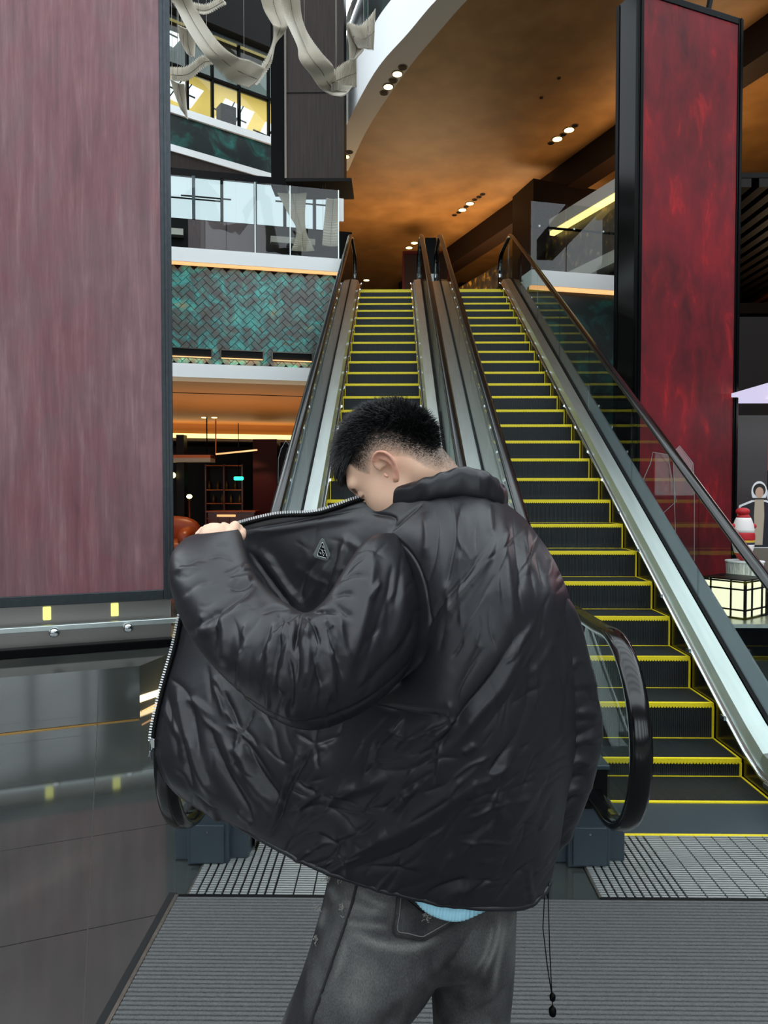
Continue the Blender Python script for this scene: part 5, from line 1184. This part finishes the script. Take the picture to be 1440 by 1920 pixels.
def denim():
    m, nt, b = new_mat('washed_black_denim'); b.inputs['Roughness'].default_value = .85; b.inputs['Specular IOR Level'].default_value = .2
    g = nt.nodes.new('ShaderNodeNewGeometry')
    def noi(sc, st, dt): 
        mp = nt.nodes.new('ShaderNodeMapping'); mp.inputs['Scale'].default_value = st; nt.links.new(g.outputs['Position'], mp.inputs[0])
        n = nt.nodes.new('ShaderNodeTexNoise'); n.inputs['Scale'].default_value = sc; n.inputs['Detail'].default_value = dt; nt.links.new(mp.outputs[0], n.inputs['Vector']); return n
    a_ = noi(9, (1, 1, .6), 4); f_ = noi(600, (1, 1, .35), 2)
    r = nt.nodes.new('ShaderNodeValToRGB'); el = r.color_ramp.elements; el[0].position = .35; el[0].color = C('2a2a2b'); el[1].position = .72; el[1].color = C('5a5a59'); nt.links.new(a_.outputs[0], r.inputs[0])
    mr = nt.nodes.new('ShaderNodeMapRange'); mr.inputs[1].default_value = .3; mr.inputs[2].default_value = .7; mr.inputs[3].default_value = .7; mr.inputs[4].default_value = 1.3; nt.links.new(f_.outputs[0], mr.inputs[0])
    mx = nt.nodes.new('ShaderNodeMix'); mx.data_type = 'RGBA'; mx.blend_type = 'MULTIPLY'; mx.inputs[0].default_value = 1; nt.links.new(r.outputs[0], mx.inputs[6]); nt.links.new(mr.outputs[0], mx.inputs[7])
    wr_ = nt.nodes.new('ShaderNodeAttribute'); wr_.attribute_name = 'wear'; wm = nt.nodes.new('ShaderNodeMath'); wm.operation = 'MULTIPLY'; nt.links.new(wr_.outputs['Fac'], wm.inputs[0]); nt.links.new(mr.outputs[0], wm.inputs[1]); wm.use_clamp = True
    m3 = nt.nodes.new('ShaderNodeMix'); m3.data_type = 'RGBA'; m3.inputs[7].default_value = C('8c8c88'); nt.links.new(wm.outputs[0], m3.inputs[0]); nt.links.new(mx.outputs[2], m3.inputs[6])
    nt.links.new(m3.outputs[2], b.inputs['Base Color'])
    bp_ = nt.nodes.new('ShaderNodeBump'); bp_.inputs['Strength'].default_value = .25; bp_.inputs['Distance'].default_value = .004; nt.links.new(f_.outputs[0], bp_.inputs['Height']); nt.links.new(bp_.outputs[0], b.inputs['Normal'])
    return m
M['denim'] = denim()
jo = bpy.data.objects.new('jeans', jme); COL.objects.link(jo); jme.materials.append(M['denim']); jo.parent = MAN; jo['label'] = 'washed black denim jeans'
jpix = proj(jv + OFF); jfront = jn[:, 1] < -.1
def on_jeans(px, py, lift=.0025):
    dd = ((jpix - np.array([px, py])) ** 2).sum(1) + np.where(jfront, 0, 1e9); j = np.argmin(dd); return Vector(W(px, py, jv[j][1] + OFF[1] - lift)) - Vector(OFF)
def jeans_line(name, pts, r, mat, parent, lift=.002):
    pts = crs(np.array(pts, float), max(6, int(sum(np.linalg.norm(np.diff(np.array(pts, float), axis=0), axis=1)) / 7)))
    MB().tube([on_jeans(x, y, lift) for x, y in pts], r, 6).build(name, mat, parent, True)
M['thread'] = plain('grey_thread', '6c6c6a', .8); M['fray'] = plain('frayed_threads', '8f8d86', .9); M['denimdark'] = plain('dark_denim_seam', '1b1b1c', .85)
jeans_line('side_seam', [(672, 1648), (655, 1710), (636, 1765), (610, 1840), (580, 1925)], .0028, M['denimdark'], jo)
pk = [(746, 1672), (742, 1715), (738, 1750), (760, 1757), (790, 1763), (805, 1758), (850, 1730), (856, 1700)]
px_g = MB(); rows = []
cxp, cyp = 797, 1715
for s_ in np.linspace(0, 1, 7): rows.append([on_jeans(cxp + (x - cxp) * s_, cyp + (y - cyp) * s_, .0045) for x, y in pk])
for r_ in rows: px_g.v += [tuple(v) for v in r_]
for i in range(6):
    for k in range(7): px_g.f.append((i * 8 + k, i * 8 + k + 1, (i + 1) * 8 + k + 1, (i + 1) * 8 + k))
pko = px_g.build('back_pocket', M['denim'], jo, True)
so_ = pko.modifiers.new('solid', 'SOLIDIFY'); so_.thickness = .003; so_.offset = 0
jeans_line('pocket_edge', pk, .002, M['denimdark'], pko, .005)
jeans_line('pocket_stitch', [(752, 1676), (749, 1715), (746, 1745), (765, 1750), (790, 1756), (803, 1751), (845, 1727)], .0009, M['thread'], pko, .008)
def tuft(px, py, n, s):
    fr_ = MB(); c = on_jeans(px, py, .003)
    for k in range(n):
        a_ = random.uniform(0, 6.28); L = random.uniform(.3, 1) * s
        p1 = c + Vector((random.gauss(0, s * .35), -random.uniform(0, .003), random.gauss(0, s * .5))); fr_.tube([p1, p1 + Vector((math.cos(a_) * L * .5, -.003, math.sin(a_) * L * .5)), p1 + Vector((math.cos(a_ + .6) * L, -.004, math.sin(a_ + .6) * L))], .0006, 4)
    fr_.build('frayed_patch', M['fray'], jo, kind='stuff')
for a_ in ((617, 1648, 26, .012), (640, 1642, 18, .010), (596, 1700, 18, .008), (593, 1760, 22, .007), (640, 1702, 12, .008), (800, 1716, 22, .010)): tuft(*a_)
# --- shirt tail, ribbed pale blue
top_ = np.array([(770, 1672), (800, 1680), (835, 1690), (870, 1692), (915, 1690)], float); bot_ = np.array([(776, 1684), (800, 1709), (832, 1723), (866, 1725), (910, 1706)], float)
tp_ = crs(top_, 120); bt_ = crs(bot_, 120); sv = []
for s_ in np.linspace(0, 1, 14):
    for k in range(120):
        p = tp_[k] * (1 - s_) + bt_[k] * s_; sv.append(Wn((p[0], p[1], 1.345 - .006 * math.sin(s_ * 3.1) + .0018 * math.cos(k * 2 * math.pi / 5.2))))
ii = np.arange(14 * 120).reshape(14, 120)
sh_o = np_mesh('shirt_tail', np.array(sv) - OFF, np.stack([ii[:-1, :-1], ii[1:, :-1], ii[1:, 1:], ii[:-1, 1:]], -1).reshape(-1, 4), plain('pale_blue_rib_knit', 'a8dcee', .8), MAN, label='pale blue ribbed shirt tail below the jacket hem')
sm_ = sh_o.modifiers.new('solid', 'SOLIDIFY'); sm_.thickness = .003; sm_.offset = 1

# --- body: one continuous skin mesh (head, neck, trunk, arms, hands, legs)
PSI, BETA = R(75), R(40)
hvec = np.array([-math.sin(PSI), math.cos(PSI), 0]); zv = np.array([0, 0, 1.])
hf_ = math.cos(BETA) * hvec - math.sin(BETA) * zv; hu = math.sin(BETA) * hvec + math.cos(BETA) * zv; hl = np.cross(hu, hf_)
EAR = Wn((733, 872, 1.44)); HS = 1.03
HC = EAR - hl * .078 * HS + hf_ * .012
def HL(a_, b_, c_): return HC + HS * (hf_ * a_ + hl * b_ + hu * c_)
ELL = [((-.008, 0, .042), (.100, .076, .092)), ((.040, 0, -.028), (.054, .060, .090)), ((.036, 0, -.078), (.050, .046, .040)), ((.030, .034, -.035), (.045, .030, .045)), ((.030, -.034, -.035), (.045, .030, .045)), ((.082, 0, .030), (.018, .05, .018)), ((.098, 0, -.020), (.016, .011, .026)), ((.108, 0, -.036), (.013, .014, .010)), ((.086, 0, -.066), (.014, .024, .014)), ((-.045, 0, -.03), (.05, .055, .06))]
def sdf(q):
    d = None
    for c, r in ELL:
        c = np.array(c); r = np.array(r); k0 = np.linalg.norm((q - c) / r, axis=1); k1 = np.linalg.norm((q - c) / r ** 2, axis=1) + 1e-9
        e_ = k0 * (k0 - 1) / k1
        if d is None: d = e_
        else: k = .02; h = np.clip(.5 + .5 * (e_ - d) / k, 0, 1); d = e_ * (1 - h) + d * h - k * h * (1 - h)
    for s in (-1, 1):
        e_ = np.linalg.norm(q - np.array([.098, s * .031, .004]), axis=1) - .016; k = .012; h = np.clip(.5 - .5 * (d + e_) / k, 0, 1); d = d * (1 - h) - e_ * h + k * h * (1 - h)
        e2 = np.linalg.norm(q - np.array([.078, s * .031, .003]), axis=1) - .0125; d = np.minimum(d, e2)
    return d
nt_, np_ = 140, 180
th_ = np.linspace(.02, math.pi - .02, nt_); ph_ = np.linspace(0, 2 * math.pi, np_, endpoint=False)
D_ = np.stack([np.sin(th_)[:, None] * np.cos(ph_)[None], np.sin(th_)[:, None] * np.sin(ph_)[None], np.repeat(np.cos(th_)[:, None], np_, 1)], -1).reshape(-1, 3)
O_ = np.array([.02, 0, .0]); tt_ = np.full(len(D_), .22)
for _ in range(60): tt_ -= .7 * sdf(O_ + D_ * tt_[:, None])
hp = O_ + D_ * tt_[:, None]
headw = HC + HS * (hp[:, :1] * hf_ + hp[:, 1:2] * hl + hp[:, 2:] * hu)
parts = [(headw, [tuple(q) for q in tube_faces(nt_, np_)] + [tuple(range(np_))[::-1], tuple(range((nt_ - 1) * np_, nt_ * np_))])]
def tubep(pts, rad, n=14):
    mb = MB(); mb.tube([Vector(p) for p in pts], rad, n); return (np.array(mb.v), mb.f)
def ellp(c, r, ax=None, n=18):
    v = []; m = 12
    for j in range(m + 1):
        t = math.pi * j / m
        t = min(max(t, .05), math.pi - .05)
        for i in range(n):
            q = 2 * math.pi * i / n; v.append((r[0] * math.sin(t) * math.cos(q), r[1] * math.sin(t) * math.sin(q), r[2] * math.cos(t)))
    v = np.array(v)
    if ax is not None: v = v[:, :1] * ax[0] + v[:, 1:2] * ax[1] + v[:, 2:] * ax[2]
    return (v + np.array(c), [tuple(q) for q in tube_faces(m + 1, n)] + [tuple(range(n))[::-1], tuple(range(m * n, (m + 1) * n))])
# left and right ears
for s in (1, -1):
    hel = [(.012, .080, .006), (.013, .086, .022), (.004, .092, .034), (-.012, .098, .033), (-.023, .101, .020), (-.025, .100, .003), (-.020, .096, -.012), (-.011, .090, -.024), (-.003, .084, -.031), (.004, .080, -.026)]
    hel = crs(np.array(hel), 34); parts.append(tubep([HL(a_, s * (b_ - .004), c_) for a_, b_, c_ in hel], [.0036 + .0022 * (i / 33) ** 3 for i in range(34)], 8))
    anti = crs(np.array([(-.004, .088, .022), (-.012, .091, .012), (-.014, .090, -.002), (-.010, .087, -.013), (-.002, .083, -.018)]), 16); parts.append(tubep([HL(a_, s * (b_ - .003), c_) for a_, b_, c_ in anti], .0034, 8))
    parts.append(tubep([HL(.008, s * .081, -.004), HL(.009, s * .083, -.010), HL(.006, s * .082, -.016)], .0042, 8))       # tragus
    for i in range(3, 31, 2):   # thin plate from skull to rim
        a_, b_, c_ = hel[i]; parts.append(tubep([HL(-.010 + .3 * (a_ + .01), s * .073, c_ * .35), HL(a_, s * (b_ - .006), c_)], [.0042, .0028], 6))
    parts.append(ellp(HL(-.004, s * .083, -.027), (.007 * HS, .005 * HS, .008 * HS), (hf_, hl, hu)))
nk0 = HL(-.035, 0, .0); nkb = Wn((845, 965, 1.53))
parts.append(tubep([nk0, nk0 * .6 + nkb * .4 + np.array([.005, 0, .012]), nkb, nkb + np.array([.005, 0, -.08])], [.052, .063, .069, .085], 24))
parts.append(tubep([HL(-.05, 0, .02), HL(-.062, 0, -.03), nkb * .75 + HL(-.06, 0, -.05) * .25 + np.array([.018, 0, .012]), nkb + np.array([.01, -.01, -.05])], [.045, .042, .05, .06], 20))
parts.append(tubep([HL(.02, 0, -.06), Wn((800, 960, 1.56)), nkb + np.array([-.01, .02, -.06])], [.045, .052, .06], 18))
# trunk, arms, legs inside the clothes
pel = Wn((790, 1620, 1.50)); ch = Wn((850, 1120, 1.50))
parts.append(tubep([pel + np.array([0, 0, -.05]), pel, (pel + ch) / 2, ch, nkb + np.array([0, 0, -.06])], [.10, .115, .105, .125, .08], 20))
shL = Wn((775, 1070, 1.45)); elL = Wn((580, 1268, 1.21)); wrL = Wn((398, 1045, 1.42))
parts.append(tubep([ch + np.array([0, 0, .03]), shL, (shL + elL) / 2, elL, Wn((425, 1165, 1.28)), wrL], [.055, .036, .036, .034, .03, .022], 14))
shR = Wn((1000, 1100, 1.52)); elR = Wn((1050, 1370, 1.53)); wrR = Wn((1020, 1560, 1.57))
parts.append(tubep([ch + np.array([0, 0, .03]), shR, (shR + elR) / 2, elR, wrR], [.06, .05, .045, .04, .026], 14))
for st in (legL, legR):
    c_ = st.mean(1); hipc = pel + np.array([0, 0, -.02]); 
    pts_ = [hipc] + [c_[i] for i in (18, 34, 50, 62, 70)]; e_ = pts_[-1].copy(); e_[2] = .105
    parts.append(tubep(pts_ + [e_], [.08, .075, .062, .05, .045, .04, .038], 14))
    parts.append(tubep([e_ + np.array([0, -.05, -.03]), e_ + np.array([0, .06, -.04]), e_ + np.array([-.01, .16, -.055])], [.034, .036, .026], 12))
# left hand: fist closed round the zip edge
def hand(wr, kn, side, curl, up_):
    """wr wrist, kn knuckle centre, side across the knuckles, curl direction the fingers bend to"""
    wr, kn, side, curl = map(np.array, (wr, kn, side, curl)); fw = (kn - wr); fw /= np.linalg.norm(fw)
    pr_ = [tubep([wr, wr * .45 + kn * .55, kn], [.027, .034, .032], 14)]
    for k, (o_, L, r_) in enumerate(((-.033, .9, .0092), (-.011, 1.0, .0096), (.011, .95, .0094), (.032, .8, .0084))):
        b_ = kn + side * o_; p1 = b_ + (fw * .028 + curl * .016) * L; p2 = p1 + (curl * .026 + fw * .002) * L; p3 = p2 + (curl * .008 - fw * .020) * L
        pr_.append(tubep([b_ - fw * .02, b_, p1, p2, p3], [r_ * 1.1, r_ * 1.18, r_ * 1.05, r_, r_ * .85], 10))
        pr_.append(ellp(b_, (r_ * 1.2,) * 3))
    tb = wr * .5 + kn * .5 - side * .03; pr_.append(tubep([tb, tb - side * .016 + fw * .016 + curl * .016, tb - side * .010 + fw * .036 + curl * .032, tb + fw * .048 + curl * .036 + side * .006], [.016, .013, .011, .009], 10))
    return pr_
hw = Wn((402, 1030, 1.45)); hk = Wn((402, 1000, 1.488))
parts += hand(hw, hk, np.array([-.985, -.05, -.12]), np.array([.35, .75, -.30]) / .9, 1)
# thumb knuckle that shows beside the zip
tq = [Wn((432, 1008, 1.47)), Wn((437, 992, 1.485)), Wn((441, 986, 1.51)), Wn((436, 992, 1.54))]
parts.append(tubep(tq, [.013, .0125, .0115, .009], 12))
parts += hand(wrR, wrR + np.array([-.03, .05, -.06]), np.array([.5, .8, .2]), np.array([-.6, .5, -.3]), 1)
bme = rem(parts, .0032, 'body')
bv = verts_of(bme)
hq = (bv - HC) / HS; ha, hb, hc_ = hq @ hf_, hq @ hl, hq @ hu
is_head = (np.linalg.norm(hq - np.array([0, 0, 0]), axis=1) < .17)
def top_line(a_): return np.interp(a_, [-.12, -.095, -.08, -.055, -.033, -.02, .02, .057, .1], [-.04, -.025, .012, .055, .077, .081, .075, .066, .062])
def low_line(a_): return np.interp(a_, [-.12, -.083, -.059, -.047, -.003, .02, .037, .05, .06], [-.115, -.088, -.047, -.010, .033, .028, .016, .035, .065])
side_ = np.abs(hb)
fade = np.clip((hc_ - low_line(ha)) / np.maximum(top_line(ha) - low_line(ha), .006), 0, 1) * is_head * (ha < .06)
fade = fade * np.clip((.058 - ha) / .012, 0, 1)
ear_m = np.clip((side_ - .080) / .006, 0, 1) * is_head * (ha > -.04) * (ha < .03) * (hc_ < .045)
fade = fade * (1 - ear_m)
base = np.array(C('e8bea3')[:3]); dark = np.array(C('3c3630')[:3]); redd = np.array(C('cf8c78')[:3]); blk = np.array(C('0c0b0b')[:3])
col = base[None] * (1 - ear_m[:, None] * .7) + redd[None] * (ear_m[:, None] * .7)
fm = (.97 * fade ** .45 * (1 + .25 * np.sin(ha * 900 + 40 * np.sin(hc_ * 300)) * np.sin(hc_ * 1100))).clip(0, 1)[:, None]; col = col * (1 - fm) + dark[None] * fm
cap = np.clip((hc_ - top_line(ha)) / .008, 0, 1) * is_head * ((hc_ > .03) | (ha < -.03)); cap = np.where((ha > .05) & (hc_ < .062), 0, cap)[:, None]
col = col * (1 - cap) + blk[None] * cap
brow = is_head & (np.abs(hc_ - .020 - .1 * (side_ - .03)) < .0035) & (side_ > .014) & (side_ < .046) & (ha > .06); col[brow] = col[brow] * .35
lash = is_head & (np.abs(hc_ + .003) < .0016) & (side_ > .018) & (side_ < .044) & (ha > .07); col[lash] = col[lash] * .35
at = bme.attributes.new('tint', 'FLOAT_COLOR', 'POINT'); at.data.foreach_set('color', np.concatenate([col, np.ones((len(col), 1))], 1).astype(np.float32).ravel())
bme.vertices.foreach_set('co', (bv - OFF).astype(np.float32).ravel()); bme.update()
bo_ = bpy.data.objects.new('body', bme); COL.objects.link(bo_); bme.materials.append(M['skin']); bo_.parent = MAN
# --- hair: thick black top and a short fade
def hair_strands(name, roots, dirs, lens, rad, droop, mat, parent, segs=3):
    n = len(roots); rng = np.random.RandomState(5); P_ = []; 
    ref = np.cross(dirs, np.array([.3, .5, .8])); ref /= np.linalg.norm(ref, axis=1, keepdims=True); ref2 = np.cross(dirs, ref)
    V_ = []; 
    for s in range(segs + 1):
        t = s / segs; c = roots + dirs * (lens * t)[:, None] + droop * (lens * t * t)[:, None]; r_ = (np.broadcast_to(rad, (n,)) * (1 - t) ** .7 + .00004)[:, None]
        for k in range(3):
            a_ = 2 * math.pi * k / 3; V_.append(c + (ref * math.cos(a_) + ref2 * math.sin(a_)) * r_)
    V_ = np.stack(V_, 1); m = 3 * (segs + 1); b_ = (np.arange(n) * m)[:, None]; F_ = []
    for s in range(segs):
        for k in range(3): F_.append(np.stack([b_[:, 0] + s * 3 + k, b_[:, 0] + s * 3 + (k + 1) % 3, b_[:, 0] + (s + 1) * 3 + (k + 1) % 3, b_[:, 0] + (s + 1) * 3 + k], -1))
    return np_mesh(name, V_.reshape(-1, 3) - OFF, np.concatenate(F_), mat, parent, kind='stuff')
rng = np.random.RandomState(3)
cc, rr_ = np.array(ELL[0][0]), np.array(ELL[0][1])
def scalp(n):
    d = rng.normal(size=(n, 3)); d /= np.linalg.norm(d, axis=1, keepdims=True); t = np.full(n, .2)
    for _ in range(40): t -= .7 * sdf(np.array([0, 0, .02]) + d * t[:, None])
    p = np.array([0, 0, .02]) + d * t[:, None]; e_ = 1e-3
    g = np.stack([sdf(p + np.eye(3)[k] * e_) - sdf(p - np.eye(3)[k] * e_) for k in range(3)], 1); g /= np.linalg.norm(g, axis=1, keepdims=True); return p, g
p, g = scalp(42000)
keep = (p[:, 2] > top_line(p[:, 0]) - .002) & ~((p[:, 0] > .06) & (p[:, 2] < .060)); pk_, gk = p[keep][:9500], g[keep][:9500]
over = np.clip((pk_[:, 2] - top_line(pk_[:, 0])) / .035, 0, 1)
fr_ = np.clip((pk_[:, 0] - .03) / .05, 0, 1)
dl_ = gk * 1.0 + np.array([.35, 0, .25])[None] * (1 - fr_[:, None]) + np.array([1.0, 0, -.35])[None] * fr_[:, None] + rng.normal(size=gk.shape) * .32
dl_ /= np.linalg.norm(dl_, axis=1, keepdims=True)
toW = lambda v: v[:, :1] * hf_ + v[:, 1:2] * hl + v[:, 2:] * hu
ln = (.010 + .022 * over + .014 * fr_) * rng.uniform(.7, 1.15, len(pk_))
drp = toW(np.repeat(np.array([[.12, 0, -.15]]), len(pk_), 0)) + fr_[:, None] * toW(np.array([[.0, 0, -.55]]))
ho_ = hair_strands('hair', HC + HS * toW(pk_), toW(dl_), ln, .0011, drp, M['hair'], MAN); ho_['label'] = 'short thick black hair with a faded side'
pf_, gf = p, g
inz = (p[:, 2] < top_line(p[:, 0]) + .006) & (p[:, 2] > low_line(p[:, 0])) & (p[:, 0] < .055)
wgt = np.clip((p[:, 2] - low_line(p[:, 0])) / np.maximum(top_line(p[:, 0]) - low_line(p[:, 0]), .006), 0, 1)
p, g = scalp(60000); inz = (p[:, 2] < top_line(p[:, 0]) + .006) & (p[:, 2] > low_line(p[:, 0])) & (p[:, 0] < .055) & (p[:, 1] > -.03)
wgt = np.clip((p[:, 2] - low_line(p[:, 0])) / np.maximum(top_line(p[:, 0]) - low_line(p[:, 0]), .006), 0, 1)
sel = inz & (rng.uniform(size=len(p)) < .1 + .9 * wgt); pf_, gf, wf = p[sel][:14000], g[sel][:14000], wgt[sel][:14000]
df = gf * .6 + np.array([-.3, 0, -.7])[None] + rng.normal(size=gf.shape) * .2; df /= np.linalg.norm(df, axis=1, keepdims=True)
hair_strands('fade_stubble', HC + HS * toW(pf_), toW(df), .0012 + .0075 * wf ** 2, .00016 + .0003 * wf, toW(np.zeros((len(pf_), 3))), M['fadehair'], ho_, 2)
# shoes (below the frame, they carry the figure)
for st in (legL, legR):
    c_ = st.mean(1)[-1].copy(); c_[2] = 0; mb = MB(); L = []
    for t, w_, h_ in ((-.11, .034, .07), (-.09, .046, .10), (-.02, .048, .115), (.06, .05, .085), (.14, .052, .06), (.19, .04, .05), (.205, .02, .04)):
        L.append([(c_[0] + w_ * a_, c_[1] + t, b_ + .015) for a_, b_ in ((-1, .0), (1, .0), (1.02, .025), (.8, h_ * .8), (.35, h_), (-.35, h_), (-.8, h_ * .8), (-1.02, .025))])
    for r_ in L: mb.v += r_
    for i in range(6):
        for k in range(8): mb.f.append((i * 8 + k, i * 8 + (k + 1) % 8, (i + 1) * 8 + (k + 1) % 8, (i + 1) * 8 + k))
    mb.f += [tuple(range(8))[::-1], tuple(range(48, 56))]
    mb.v = [tuple(np.array(v) - OFF) for v in mb.v]; s_ = mb.build('shoe', M['blackm'], MAN, True); ss = s_.modifiers.new('sub', 'SUBSURF'); ss.levels = 1; ss.render_levels = 1
